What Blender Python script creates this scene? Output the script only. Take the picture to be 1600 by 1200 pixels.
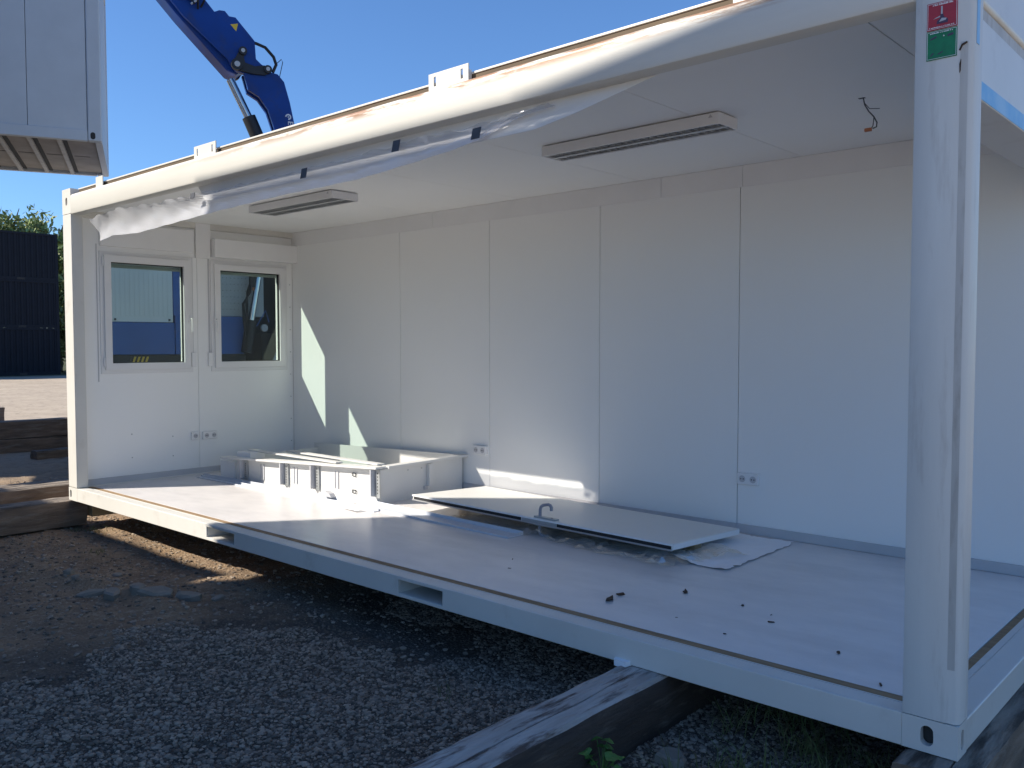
import bpy, bmesh, math, random
import numpy as np
from mathutils import Vector, Matrix

for o in list(bpy.data.objects): bpy.data.objects.remove(o)
scene = bpy.context.scene
col = scene.collection
R = math.radians
rng = random.Random(7)
nrng = np.random.default_rng(11)

# ------------------------------------------------------------------ camera
cd = bpy.data.cameras.new('camera'); cam = bpy.data.objects.new('camera', cd); col.objects.link(cam)
cd.sensor_width = 36.0; cd.lens = 36.0 * 1370.18 / 1600.0; cd.clip_start = 0.05; cd.clip_end = 3000
yaw, pitch, roll = R(42.3395), R(-2.552), R(-0.0392)
fw = Vector((-math.sin(yaw)*math.cos(pitch), math.cos(yaw)*math.cos(pitch), math.sin(pitch)))
rt = Vector((math.cos(yaw), math.sin(yaw), 0)); up = rt.cross(fw)
rt2 = rt*math.cos(roll) + up*math.sin(roll); up2 = -rt*math.sin(roll) + up*math.cos(roll)
cam.matrix_world = Matrix(((rt2.x, up2.x, -fw.x, 8.2085), (rt2.y, up2.y, -fw.y, -3.1025),
                           (rt2.z, up2.z, -fw.z, 1.3831), (0, 0, 0, 1)))
scene.camera = cam
# ------------------------------------------------------------------ sky, sun, exposure
SUN_EL = R(37.5); SUN_AZ = R(217.1)           # sun stands to the left behind the photographer
w = bpy.data.worlds.new('World'); scene.world = w; w.use_nodes = True
nt = w.node_tree; nt.nodes.clear()
sky = nt.nodes.new('ShaderNodeTexSky'); sky.sky_type = 'NISHITA'; sky.sun_disc = False
sky.sun_elevation = SUN_EL; sky.sun_rotation = SUN_AZ; sky.air_density = 1.0; sky.dust_density = 0.0; sky.ozone_density = 10.0
bg = nt.nodes.new('ShaderNodeBackground'); bg.inputs[1].default_value = 0.080
wo = nt.nodes.new('ShaderNodeOutputWorld')
nt.links.new(sky.outputs[0], bg.inputs[0]); nt.links.new(bg.outputs[0], wo.inputs[0])
sd = bpy.data.lights.new('sun', 'SUN'); sd.energy = 3.7; sd.angle = R(0.5); sd.color = (1.0, 0.93, 0.82)
sun = bpy.data.objects.new('sun', sd); col.objects.link(sun)
sdir = Vector((0.603*math.cos(SUN_EL), 0.797*math.cos(SUN_EL), -math.sin(SUN_EL)))
sun.rotation_euler = sdir.to_track_quat('-Z', 'Y').to_euler(); sun.location = (-10, -15, 20)
scene.view_settings.view_transform = 'Standard'; scene.view_settings.look = 'None'
scene.view_settings.exposure = 1.15; scene.view_settings.gamma = 1.0
scene.render.engine = 'CYCLES'
scene.cycles.max_bounces = 10; scene.cycles.diffuse_bounces = 6; scene.cycles.transparent_max_bounces = 16
scene.render.resolution_x = 1024; scene.render.resolution_y = 768

# ------------------------------------------------------------------ materials
def mat(name, c, rough=0.5, metal=0.0, var=0.0, vscale=3.0, dirt=None, damt=0.0, dscale=4.0, dlo=0.5, dhi=0.65,
        bump=0.0, bscale=60.0, stretch=(1, 1, 1), spec=0.5, c2=None, island=0.0, bdist=0.01):
    m = bpy.data.materials.new(name); m.use_nodes = True
    t = m.node_tree; N = t.nodes; L = t.links
    b = N['Principled BSDF']; b.inputs['Roughness'].default_value = rough; b.inputs['Metallic'].default_value = metal
    b.inputs['Specular IOR Level'].default_value = spec
    tc = N.new('ShaderNodeTexCoord'); mp = N.new('ShaderNodeMapping'); mp.inputs['Scale'].default_value = stretch
    L.new(tc.outputs['Object'], mp.inputs[0])
    def noise(s, d=4, r=0.55):
        n = N.new('ShaderNodeTexNoise'); n.inputs['Scale'].default_value = s; n.inputs['Detail'].default_value = d
        n.inputs['Roughness'].default_value = r; L.new(mp.outputs[0], n.inputs[0]); return n.outputs[0]
    def ramp(x, lo, hi):
        r = N.new('ShaderNodeMapRange'); r.inputs[1].default_value = lo; r.inputs[2].default_value = hi
        L.new(x, r.inputs[0]); return r.outputs[0]
    def mix(f, a, bb):
        x = N.new('ShaderNodeMix'); x.data_type = 'RGBA'
        if isinstance(f, float): x.inputs[0].default_value = f
        else: L.new(f, x.inputs[0])
        for i, v in ((6, a), (7, bb)):
            if isinstance(v, tuple): x.inputs[i].default_value = (*v, 1)
            else: L.new(v, x.inputs[i])
        return x.outputs[2]
    out = c
    if c2 is None: c2 = tuple(k*(1-var) for k in c)
    if var or c2 != c: out = mix(ramp(noise(vscale, 5), 0.35, 0.65), c, c2)
    if island:
        g = N.new('ShaderNodeNewGeometry'); mr = ramp(g.outputs['Random Per Island'], 0, 1)
        out = mix(mr, tuple(k*(1-island) for k in c), tuple(min(1, k*(1+island)) for k in c2))
    if dirt and damt:
        f = ramp(noise(dscale, 8, 0.65), dlo, dhi)
        mm = N.new('ShaderNodeMath'); mm.operation = 'MULTIPLY'; mm.inputs[1].default_value = damt; L.new(f, mm.inputs[0])
        out = mix(mm.outputs[0], out if not isinstance(out, tuple) else out, dirt)
    if isinstance(out, tuple): b.inputs['Base Color'].default_value = (*out, 1)
    else: L.new(out, b.inputs['Base Color'])
    if bump:
        bp = N.new('ShaderNodeBump'); bp.inputs['Strength'].default_value = bump; bp.inputs['Distance'].default_value = bdist
        L.new(noise(bscale, 6, 0.6), bp.inputs['Height']); L.new(bp.outputs[0], b.inputs['Normal'])
    return m

M = {}
M['frame'] = mat('frame_white_paint', (0.68, 0.66, 0.61), 0.38, var=0.06, vscale=2, dirt=(0.35, 0.30, 0.24), damt=0.35, dscale=5, dlo=0.56, dhi=0.8, bump=0.05, bscale=40)
M['post'] = mat('post_white_paint', (0.66, 0.65, 0.61), 0.42, var=0.06, vscale=2, dirt=(0.36, 0.31, 0.27), damt=0.5, dscale=3.2, dlo=0.55, dhi=0.75, stretch=(6, 6, 0.7), bump=0.06, bscale=20)
M['rust'] = mat('frame_white_rust', (0.68, 0.66, 0.60), 0.4, var=0.05, dirt=(0.30, 0.15, 0.07), damt=0.95, dscale=5, dlo=0.44, dhi=0.53, stretch=(0.6, 4, 5), bump=0.06, bscale=40)
M['seal'] = mat('roof_seal', (0.12, 0.085, 0.05), 0.8, var=0.3)
M['dirtyw'] = mat('frame_dirty', (0.55, 0.53, 0.49), 0.55, var=0.2, vscale=3, dirt=(0.30, 0.26, 0.22), damt=0.6, dscale=7, dlo=0.5, dhi=0.7, stretch=(3, 3, 0.6))
M['wall'] = mat('wall_white', (0.845, 0.85, 0.84), 0.33, var=0.015, vscale=1.3, bump=0.035, bscale=1.6, bdist=0.05)
M['ceil'] = mat('ceiling_white', (0.85, 0.85, 0.835), 0.55, var=0.015, vscale=1.5, bump=0.05, bscale=3)
M['trim'] = mat('trim_white', (0.81, 0.81, 0.81), 0.42, var=0.04)
M['skirt'] = mat('skirting_grey', (0.52, 0.52, 0.54), 0.5, var=0.08)
M['pvc'] = mat('window_white', (0.76, 0.76, 0.76), 0.3, var=0.02)
M['gasket'] = mat('rubber_black', (0.015, 0.015, 0.017), 0.6)
M['galv'] = mat('galvanised', (0.50, 0.52, 0.52), 0.42, metal=0.6, var=0.2, vscale=12)
M['steel'] = mat('polished_steel', (0.62, 0.62, 0.64), 0.22, metal=1.0, var=0.1, vscale=6)
M['alu'] = mat('aluminium', (0.62, 0.63, 0.64), 0.35, metal=0.85, var=0.1)
M['ply'] = mat('plywood_edge', (0.33, 0.22, 0.12), 0.8, var=0.3, vscale=9, stretch=(0.4, 4, 4), bump=0.1)
M['vinyl'] = mat('vinyl_floor', (0.76, 0.725, 0.705), 0.26, spec=0.8, c2=(0.69, 0.66, 0.65), vscale=4.5, dirt=(0.50, 0.47, 0.45), damt=0.45, dscale=2.2, dlo=0.5, dhi=0.78, bump=0.06, bscale=9, stretch=(0.7, 1.4, 1))
M['tray'] = mat('tray_white_sheet', (0.66, 0.66, 0.645), 0.35, var=0.03)
M['prof'] = mat('trim_plastic', (0.60, 0.63, 0.68), 0.4, var=0.05)
M['door'] = mat('door_white', (0.74, 0.735, 0.70), 0.35, var=0.03, bump=0.02, bscale=3)
M['handle'] = mat('handle_grey', (0.33, 0.32, 0.35), 0.4, var=0.1)
M['plate'] = mat('handle_plate', (0.42, 0.45, 0.45), 0.35, metal=0.3)
M['paper'] = mat('paper_white', (0.85, 0.86, 0.88), 0.8, var=0.04, bump=0.15, bscale=14)
M['plastic'] = mat('socket_white', (0.78, 0.78, 0.78), 0.35)
M['hole'] = mat('dark_hole', (0.03, 0.03, 0.03), 0.8)
M['black'] = mat('black_steel', (0.02, 0.02, 0.022), 0.5, var=0.3)
M['blue'] = mat('crane_blue', (0.004, 0.05, 0.27), 0.42, spec=0.3, var=0.2, vscale=2, dirt=(0.05, 0.05, 0.06), damt=0.35, dscale=3)
M['truckblue'] = mat('truck_blue', (0.025, 0.13, 0.46), 0.4, var=0.15)
M['truckwhite'] = mat('truck_white', (0.80, 0.86, 0.88), 0.45, var=0.06)
M['perf'] = mat('perforated_grey', (0.52, 0.54, 0.54), 0.6, var=0.1)
M['yellow'] = mat('sign_yellow', (0.80, 0.52, 0.04), 0.5)
M['red'] = mat('sticker_red', (0.42, 0.02, 0.035), 0.4, var=0.15, vscale=30)
M['green'] = mat('sticker_green', (0.0, 0.20, 0.07), 0.4, var=0.25, vscale=30)
M['white'] = mat('print_white', (0.75, 0.75, 0.75), 0.5)
M['bluetape'] = mat('blue_tape', (0.16, 0.42, 0.72), 0.45, c2=(0.30, 0.52, 0.74), vscale=9)
M['duct'] = mat('grey_tape', (0.09, 0.095, 0.11), 0.45, var=0.2, vscale=20)
M['navy'] = mat('navy_container', (0.006, 0.010, 0.02), 0.6, var=0.2, spec=0.25)
M['wood'] = mat('weathered_timber', (0.32, 0.27, 0.22), 0.9, c2=(0.12, 0.095, 0.075), vscale=3.5, dirt=(0.035, 0.024, 0.018), damt=0.85, dscale=3.2, dlo=0.47, dhi=0.6, stretch=(5, 0.7, 5), bump=0.8, bscale=9, bdist=0.02)
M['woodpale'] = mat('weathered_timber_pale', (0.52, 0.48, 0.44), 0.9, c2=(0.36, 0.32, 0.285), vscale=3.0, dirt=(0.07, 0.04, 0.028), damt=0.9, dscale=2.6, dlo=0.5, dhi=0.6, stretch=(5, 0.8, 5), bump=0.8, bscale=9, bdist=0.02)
M['stain_shade'] = mat('stained_shaded_timber', (0.075, 0.055, 0.042), 0.85, c2=(0.04, 0.03, 0.025), vscale=3, dirt=(0.22, 0.18, 0.14), damt=0.6, dscale=4, dlo=0.55, dhi=0.7, stretch=(5, 0.8, 5), bump=0.6, bscale=9, bdist=0.02)  # near-black side colour: dark stain plus painted shade on that side
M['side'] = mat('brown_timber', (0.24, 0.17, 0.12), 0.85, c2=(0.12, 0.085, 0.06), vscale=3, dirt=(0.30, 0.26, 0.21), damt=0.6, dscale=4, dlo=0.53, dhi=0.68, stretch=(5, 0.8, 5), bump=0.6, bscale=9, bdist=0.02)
M['fresh'] = mat('fresh_pine', (0.50, 0.36, 0.20), 0.75, var=0.25, vscale=4, stretch=(6, 1, 6), bump=0.2, bscale=10)
M['pebble'] = mat('pebble_stone', (0.215, 0.165, 0.125), 0.85, c2=(0.25, 0.20, 0.15), vscale=1.2, island=0.55)
M['stone'] = mat('broken_concrete', (0.27, 0.235, 0.19), 0.9, var=0.3, vscale=8, bump=0.5, bscale=25)
M['bark'] = mat('bark_chip', (0.07, 0.04, 0.025), 0.9, var=0.4, vscale=40)
M['under'] = mat('underside_board', (0.42, 0.36, 0.30), 0.8, var=0.2, vscale=4)
M['shade'] = mat('container_side', (0.55, 0.58, 0.60), 0.5, var=0.06)
M['stack'] = mat('stack_grey_blue', (0.04, 0.05, 0.075), 0.5, var=0.1)
M['leaf'] = mat('tree_leaf', (0.30, 0.33, 0.12), 0.7, c2=(0.18, 0.24, 0.08), vscale=0.5, island=0.5)
M['weed'] = mat('weed_leaf', (0.08, 0.19, 0.035), 0.6, var=0.3, vscale=20)
M['grass'] = mat('dry_grass', (0.22, 0.18, 0.09), 0.9, c2=(0.09, 0.12, 0.035), vscale=3, island=0.4)
M['trunk'] = mat('bark', (0.09, 0.07, 0.05), 0.9, var=0.4, vscale=6, bump=0.6, bscale=8)
M['copper'] = mat('wire_connector', (0.45, 0.16, 0.07), 0.5)
M['ink'] = mat('ink_purple', (0.07, 0.05, 0.10), 0.7)

def rust_band():
    m = M['rust']; t = m.node_tree; N = t.nodes; Lk = t.links
    mm = [n for n in N if n.type == 'MATH'][0]; b = mm.outputs[0].links[0].to_socket
    tc = [n for n in N if n.type == 'TEX_COORD'][0]; sp = N.new('ShaderNodeSeparateXYZ'); Lk.new(tc.outputs['Object'], sp.inputs[0])
    cur = mm.outputs[0]
    for ax, lo, hi in ((2, 2.640, 2.672), (0, 1.8, 4.2)):
        r = N.new('ShaderNodeMapRange'); r.inputs[1].default_value = lo; r.inputs[2].default_value = hi; Lk.new(sp.outputs[ax], r.inputs[0])
        x = N.new('ShaderNodeMath'); x.operation = 'MULTIPLY'; Lk.new(cur, x.inputs[0]); Lk.new(r.outputs[0], x.inputs[1]); cur = x.outputs[0]
    Lk.new(cur, b)
rust_band()
def mix_mat(name, parts):
    """chain of (shader type, fraction mixed over what came before, settings)"""
    m = bpy.data.materials.new(name); m.use_nodes = True; t = m.node_tree; t.nodes.clear()
    o = t.nodes.new('ShaderNodeOutputMaterial'); cur = None
    for kind, f, c, r in parts:
        s = t.nodes.new(kind)
        s.inputs[0].default_value = (*c, 1)
        if 'Roughness' in s.inputs and r is not None: s.inputs['Roughness'].default_value = r
        if cur is None: cur = s.outputs[0]; continue
        x = t.nodes.new('ShaderNodeMixShader')
        if f == 'fresnel':
            lw = t.nodes.new('ShaderNodeLayerWeight'); pw = t.nodes.new('ShaderNodeMath'); pw.operation = 'POWER'; pw.inputs[1].default_value = 4.0
            ml = t.nodes.new('ShaderNodeMath'); ml.operation = 'MULTIPLY_ADD'; ml.inputs[1].default_value = 0.9; ml.inputs[2].default_value = 0.035
            t.links.new(lw.outputs['Facing'], pw.inputs[0]); t.links.new(pw.outputs[0], ml.inputs[0]); t.links.new(ml.outputs[0], x.inputs[0])
        else: x.inputs[0].default_value = f
        t.links.new(cur, x.inputs[1]); t.links.new(s.outputs[0], x.inputs[2]); cur = x.outputs[0]
    t.links.new(cur, o.inputs[0]); return m
T_, G_, D_, TL_ = 'ShaderNodeBsdfTransparent', 'ShaderNodeBsdfGlossy', 'ShaderNodeBsdfDiffuse', 'ShaderNodeBsdfTranslucent'
M['glass'] = mix_mat('window_glass', [(T_, 0, (0.74, 0.82, 0.78), None), (G_, 'fresnel', (1, 1, 1), 0.01)])
M['film'] = mix_mat('milky_film', [(T_, 0, (0.95, 0.95, 0.96), None), (TL_, 0.42, (0.88, 0.89, 0.93), None), (D_, 0.32, (0.88, 0.89, 0.93), None), (G_, 0.08, (1, 1, 1), 0.25)])
M['wrap'] = mix_mat('clear_wrap', [(T_, 0, (0.93, 0.92, 0.88), None), (D_, 0.10, (0.6, 0.6, 0.6), None), (G_, 0.22, (1, 1, 1), 0.16)])

# ground: brown dirt, grey gravel towards the photographer, pale sand in the far yard, more of it added out of view to bounce light
def ground_mat():
    m = bpy.data.materials.new('yard_ground'); m.use_nodes = True; t = m.node_tree; N = t.nodes; L = t.links
    b = N['Principled BSDF']; b.inputs['Roughness'].default_value = 0.95; b.inputs['Specular IOR Level'].default_value = 0.2
    tc = N.new('ShaderNodeTexCoord'); sx = N.new('ShaderNodeSeparateXYZ'); L.new(tc.outputs['Object'], sx.inputs[0])
    def noise(s, d=6, r=0.6):
        n = N.new('ShaderNodeTexNoise'); n.inputs['Scale'].default_value = s; n.inputs['Detail'].default_value = d
        n.inputs['Roughness'].default_value = r; L.new(tc.outputs['Object'], n.inputs[0]); return n.outputs[0]
    def mr(x, a, bb, c=0, d=1):
        r = N.new('ShaderNodeMapRange'); r.inputs[1].default_value = a; r.inputs[2].default_value = bb
        r.inputs[3].default_value = c; r.inputs[4].default_value = d; L.new(x, r.inputs[0]); return r.outputs[0]
    def mix(f, a, bb):
        x = N.new('ShaderNodeMix'); x.data_type = 'RGBA'; L.new(f, x.inputs[0])
        for i, v in ((6, a), (7, bb)):
            if isinstance(v, tuple): x.inputs[i].default_value = (*v, 1)
            else: L.new(v, x.inputs[i])
        return x.outputs[2]
    def add(a, bb):
        x = N.new('ShaderNodeMath'); x.operation = 'ADD'; L.new(a, x.inputs[0]); L.new(bb, x.inputs[1]); return x.outputs[0]
    dirt = mix(mr(noise(3.0), 0.35, 0.65), (0.31, 0.215, 0.135), (0.20, 0.14, 0.095))
    dirt = mix(mr(noise(22.0, 8, 0.7), 0.5, 0.72), dirt, (0.40, 0.32, 0.23))
    v = N.new('ShaderNodeTexVoronoi'); v.inputs['Scale'].default_value = 55; L.new(tc.outputs['Object'], v.inputs[0])
    grav = mix(mr(v.outputs['Distance'], 0.1, 0.55), (0.18, 0.15, 0.12), (0.09, 0.075, 0.06))
    gm = mr(add(mr(sx.outputs[0], 2.6, 4.6, -0.15, 0.65), noise(1.1)), 0.55, 0.85)
    c = mix(gm, dirt, grav)
    sand = mix(mr(noise(0.9), 0.35, 0.65), (0.46, 0.385, 0.30), (0.38, 0.315, 0.245))
    sand = mix(mr(noise(6, 8, 0.7), 0.52, 0.7), sand, (0.22, 0.19, 0.15))
    c = mix(mr(sx.outputs[0], -2.0, -7.0), c, sand); c = mix(mr(add(sx.outputs[0], noise(0.8)), 8.1, 8.9), c, sand); c = mix(mr(add(sx.outputs[1], noise(0.8)), -2.3, -3.0), c, sand)  # pale ground at the right and near side is added to bounce light
    gr = mix(mr(noise(2), 0.4, 0.6), (0.05, 0.065, 0.025), (0.10, 0.09, 0.05))
    c = mix(mr(add(sx.outputs[0], noise(0.5)), -40.0, -42.5), c, gr)
    L.new(c, b.inputs['Base Color'])
    bp = N.new('ShaderNodeBump'); bp.inputs['Strength'].default_value = 0.7; bp.inputs['Distance'].default_value = 0.02
    L.new(add(noise(45, 8, 0.7), mr(v.outputs['Distance'], 0, 0.6, 0.5, 0)), bp.inputs['Height']); L.new(bp.outputs[0], b.inputs['Normal'])
    return m
M['ground'] = ground_mat()

# ------------------------------------------------------------------ mesh helpers
class MB:
    def __init__(s): s.v = []; s.f = []; s.M = None
    def add(s, vs, fs):
        n = len(s.v)
        if s.M is not None: vs = [tuple(s.M @ Vector(p)) for p in vs]
        s.v += [tuple(p) for p in vs]; s.f += [tuple(i+n for i in f) for f in fs]; return s
    def box(s, x0, x1, y0, y1, z0, z1):
        return s.add([(x0,y0,z0),(x1,y0,z0),(x1,y1,z0),(x0,y1,z0),(x0,y0,z1),(x1,y0,z1),(x1,y1,z1),(x0,y1,z1)],
                     [(0,3,2,1),(4,5,6,7),(0,1,5,4),(1,2,6,5),(2,3,7,6),(3,0,4,7)])
    def plate(s, us, vs, skip, d0, d1, fn):
        """solid plate on a grid of u and v breaks, cells in skip are left open"""
        nu, nv = len(us), len(vs); V = [fn(u, v, d) for d in (d0, d1) for u in us for v in vs]; F = []
        idx = lambda i, j, k: k*nu*nv + i*nv + j
        on = lambda i, j: 0 <= i < nu-1 and 0 <= j < nv-1 and (i, j) not in skip
        for i in range(nu-1):
            for j in range(nv-1):
                if not on(i, j): continue
                F.append((idx(i,j,0), idx(i+1,j,0), idx(i+1,j+1,0), idx(i,j+1,0)))
                F.append((idx(i,j,1), idx(i,j+1,1), idx(i+1,j+1,1), idx(i+1,j,1)))
                for di, dj, a, bb in ((-1,0,(i,j),(i,j+1)), (1,0,(i+1,j),(i+1,j+1)), (0,-1,(i,j),(i+1,j)), (0,1,(i,j+1),(i+1,j+1))):
                    if not on(i+di, j+dj): F.append((idx(*a,0), idx(*bb,0), idx(*bb,1), idx(*a,1)))
        return s.add(V, F)
    def prism(s, poly, d0, d1, fn):
        n = len(poly); V = [fn(a, b, d) for d in (d0, d1) for a, b in poly]
        return s.add(V, [tuple(range(n)), tuple(range(2*n-1, n-1, -1))] + [(i, (i+1) % n, n+(i+1) % n, n+i) for i in range(n)])
    def tube(s, pts, r, n=10, cap=True):
        pts = [Vector(p) for p in pts]; rr = r if isinstance(r, (list, tuple)) else [r]*len(pts)
        V = []; F = []; prev = None
        for k, p in enumerate(pts):
            a = pts[max(k-1, 0)]; b = pts[min(k+1, len(pts)-1)]; d = (b-a).normalized()
            if prev is None: x = d.orthogonal().normalized()
            else: x = (prev - d*prev.dot(d)).normalized()
            prev = x; y = d.cross(x)
            V += [p + (x*math.cos(2*math.pi*i/n) + y*math.sin(2*math.pi*i/n))*rr[k] for i in range(n)]
        for k in range(len(pts)-1):
            for i in range(n): F.append((k*n+i, k*n+(i+1) % n, (k+1)*n+(i+1) % n, (k+1)*n+i))
        if cap: F += [tuple(range(n-1, -1, -1)), tuple(range((len(pts)-1)*n, len(pts)*n))]
        return s.add(V, F)
    def build(s, name, m, parent=None, bevel=0, seg=2, smooth=False, angle=35, fix=True):
        me = bpy.data.meshes.new(name); me.from_pydata(s.v, [], s.f)
        if fix:
            bm = bmesh.new(); bm.from_mesh(me); bmesh.ops.recalc_face_normals(bm, faces=bm.faces); bm.to_mesh(me); bm.free()
        me.materials.append(M[m])
        if smooth or bevel:
            me.polygons.foreach_set('use_smooth', [True]*len(me.polygons)); me.set_sharp_from_angle(angle=R(angle))
        o = bpy.data.objects.new(name, me); col.objects.link(o)
        if parent: o.parent = parent
        if bevel:
            b = o.modifiers.new('bevel', 'BEVEL'); b.width = bevel; b.segments = seg; b.limit_method = 'ANGLE'; b.angle_limit = R(30); b.harden_normals = True
        return o
def tag(o, label=None, cat=None, group=None, kind=None):
    for k, v in (('label', label), ('category', cat), ('group', group), ('kind', kind)):
        if v: o[k] = v
    return o
def empty(name, loc=(0, 0, 0), rz=0.0):
    o = bpy.data.objects.new(name, None); col.objects.link(o); o.location = loc; o.rotation_euler = (0, 0, rz); o.empty_display_size = 0.2; return o
def B(x0, x1, y0, y1, z0, z1): return MB().box(x0, x1, y0, y1, z0, z1)
def copy_tree(o, parent=None):
    c = o.copy(); col.objects.link(c); c.parent = parent
    for ch in list(o.children): copy_tree(ch, c)
    return c
XZ = lambda u, v, d: (u, d, v)      # plate facing Y
YZ = lambda u, v, d: (d, u, v)      # plate facing X
XY = lambda u, v, d: (u, v, d)

# ------------------------------------------------------------------ ground
GZ = -0.25
def vnoise(x, y, s, seed):
    x = x*s; y = y*s; xi = np.floor(x).astype(int); yi = np.floor(y).astype(int); fx = x-xi; fy = y-yi
    fx = fx*fx*(3-2*fx); fy = fy*fy*(3-2*fy)
    tab = np.random.default_rng(seed).random((256, 256)); g = lambda a, b: tab[a % 256, b % 256]
    return (g(xi, yi)*(1-fx)+g(xi+1, yi)*fx)*(1-fy) + (g(xi, yi+1)*(1-fx)+g(xi+1, yi+1)*fx)*fy
def gheight(x, y):
    x = np.asarray(x, float); y = np.asarray(y, float)
    h = (vnoise(x, y, 0.6, 1)-0.5)*0.05 + (vnoise(x, y, 1.9, 2)-0.5)*0.035 + (vnoise(x, y, 6, 3)-0.5)*0.022 + (vnoise(x, y, 17, 4)-0.5)*0.012
    rut = np.exp(-((y+0.62-0.10*(x-2.4))/0.10)**2)*0.05*np.clip((x-0.8)/1.2, 0, 1)*np.clip((3.6-x)/1, 0, 1)
    near = np.clip(1-(np.abs(x-3)-8)/10, 0, 1)*np.clip(1-(np.abs(y)-5)/10, 0, 1)
    return GZ + (h+rut)*(0.25+0.75*near)
def axis(a, b, step, lo, hi):
    mid = list(np.arange(a, b, step)); s = step; l = [a]; 
    while l[-1] > lo: s *= 1.25; l.append(l[-1]-s)
    s = step; r = [mid[-1]]
    while r[-1] < hi: s *= 1.25; r.append(r[-1]+s)
    return np.array(l[:0:-1]+mid+r[1:])
gx = axis(-3.0, 9.0, 0.035, -900, 700); gy = axis(-3.0, 2.6, 0.035, -600, 900)
X, Y = np.meshgrid(gx, gy, indexing='ij'); Z = gheight(X, Y)
V = np.stack([X, Y, Z], -1).reshape(-1, 3); ny = len(gy)
I = (np.arange(len(gx)-1)[:, None]*ny + np.arange(ny-1)[None]).ravel()
F = np.stack([I, I+ny, I+ny+1, I+1], -1)
def np_mesh(name, V, F, m, smooth=False):
    me = bpy.data.meshes.new(name); k = F.shape[1]
    me.vertices.add(len(V)); me.vertices.foreach_set('co', V.astype(np.float32).ravel())
    me.loops.add(F.size); me.loops.foreach_set('vertex_index', F.astype(np.int32).ravel())
    me.polygons.add(len(F)); me.polygons.foreach_set('loop_start', np.arange(0, F.size, k, dtype=np.int32))
    me.polygons.foreach_set('use_smooth', np.full(len(F), smooth)); me.update(calc_edges=True); me.validate()
    me.materials.append(M[m]); o = bpy.data.objects.new(name, me); col.objects.link(o); return o
tag(np_mesh('ground', V, F, 'ground', True), 'bare dirt and gravel yard', None, None, 'structure')

# ------------------------------------------------------------------ the open office container
L, W, H = 7.3806, 2.435, 2.75
ZF, ZC, ZK, YB, X0 = 0.1066, 2.5827, 2.4387, 2.3207, 0.06
C = tag(empty('office_container'), 'white office container with its long front and right end open', 'container')
PW, PD = 0.18, 0.10                      # post width along X, depth along Y

def slot(cx, cz, w, h, n=20):
    r = w/2; pts = []
    for i in range(n):
        a = 2*math.pi*i/n; pts.append((cx + r*math.cos(a), cz + r*math.sin(a) + (h/2-r)*(1 if math.sin(a) > 0 else -1)))
    pts.append((cx + r, cz)); pts.append((cx - r, cz))
    return sorted(pts, key=lambda p: math.atan2(p[1]-cz, p[0]-cx))
def face_with_hole(mb, x0, x1, z0, z1, hole, d0, d1, fn):
    """flat face pierced by a rounded slot, with the slot's walls going inwards"""
    n = len(hole); cx = sum(p[0] for p in hole)/n; cz = sum(p[1] for p in hole)/n; out = []
    for p in hole:
        dx, dz = p[0]-cx, p[1]-cz
        t = min(((x1-cx)/dx if dx > 0 else (x0-cx)/dx) if abs(dx) > 1e-9 else 1e9, ((z1-cz)/dz if dz > 0 else (z0-cz)/dz) if abs(dz) > 1e-9 else 1e9)
        out.append((cx+dx*t, cz+dz*t))
    corners = [(x1, z1), (x0, z1), (x0, z0), (x1, z0)]
    V = [fn(a, b, d0) for a, b in hole] + [fn(a, b, d0) for a, b in out] + [fn(a, b, d1) for a, b in hole]; Fc = []
    for i in range(n):
        j = (i+1) % n; Fc.append((i, n+i, n+j, j)); Fc.append((i, j, 2*n+j, 2*n+i))
        a, b = out[i], out[j]
        if abs(a[0]-b[0]) > 1e-6 and abs(a[1]-b[1]) > 1e-6:
            for c in corners:
                if (abs(c[0]-a[0]) < 1e-6 or abs(c[1]-a[1]) < 1e-6) and (abs(c[0]-b[0]) < 1e-6 or abs(c[1]-b[1]) < 1e-6):
                    V.append(fn(*c, d0)); Fc.append((n+i, len(V)-1, n+j))
    mb.add(V, Fc)

def casting(x0, x1, y0, y1, z0, z1, parent, sx, hx):
    """hollow corner casting: front and side faces with lifting slots, plain elsewhere"""
    mb = MB(); t = 0.008
    fh = slot(hx, (z0+z1)/2, 0.042, min(0.07, (z1-z0)*0.72))
    front = y0 if y0 < 1 else y1; ins = 0.03 if y0 < 1 else -0.03
    face_with_hole(mb, x0, x1, z0, z1, fh, front, front+ins, XZ)
    side = x0 if sx < 0 else x1
    sh = slot((y0+y1)/2, (z0+z1)/2, 0.03, min(0.07, (z1-z0)*0.72))
    face_with_hole(mb, y0, y1, z0, z1, sh, side, side+(0.03 if sx < 0 else -0.03), YZ)
    o = x1 if sx < 0 else x0; b = y1 if y0 < 1 else y0
    mb.add([(o, y0, z0), (o, y1, z0), (o, y1, z1), (o, y0, z1)], [(0, 1, 2, 3)])
    mb.add([(x0, b, z0), (x1, b, z0), (x1, b, z1), (x0, b, z1)], [(0, 1, 2, 3)])
    for z in (z0, z1): mb.add([(x0, y0, z), (x1, y0, z), (x1, y1, z), (x0, y1, z)], [(0, 1, 2, 3)])
    c = mb.build('corner_casting', 'frame', parent, fix=False)
    MB().box(x0+0.012, x1-0.012, y0+0.034, y1-0.004, z0+0.01, z1-0.01).build('casting_core', 'hole', parent)
    return c
def post(x0, x1, y0, y1, sx):
    p = empty('corner_post'); p.parent = C
    return p
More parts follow.
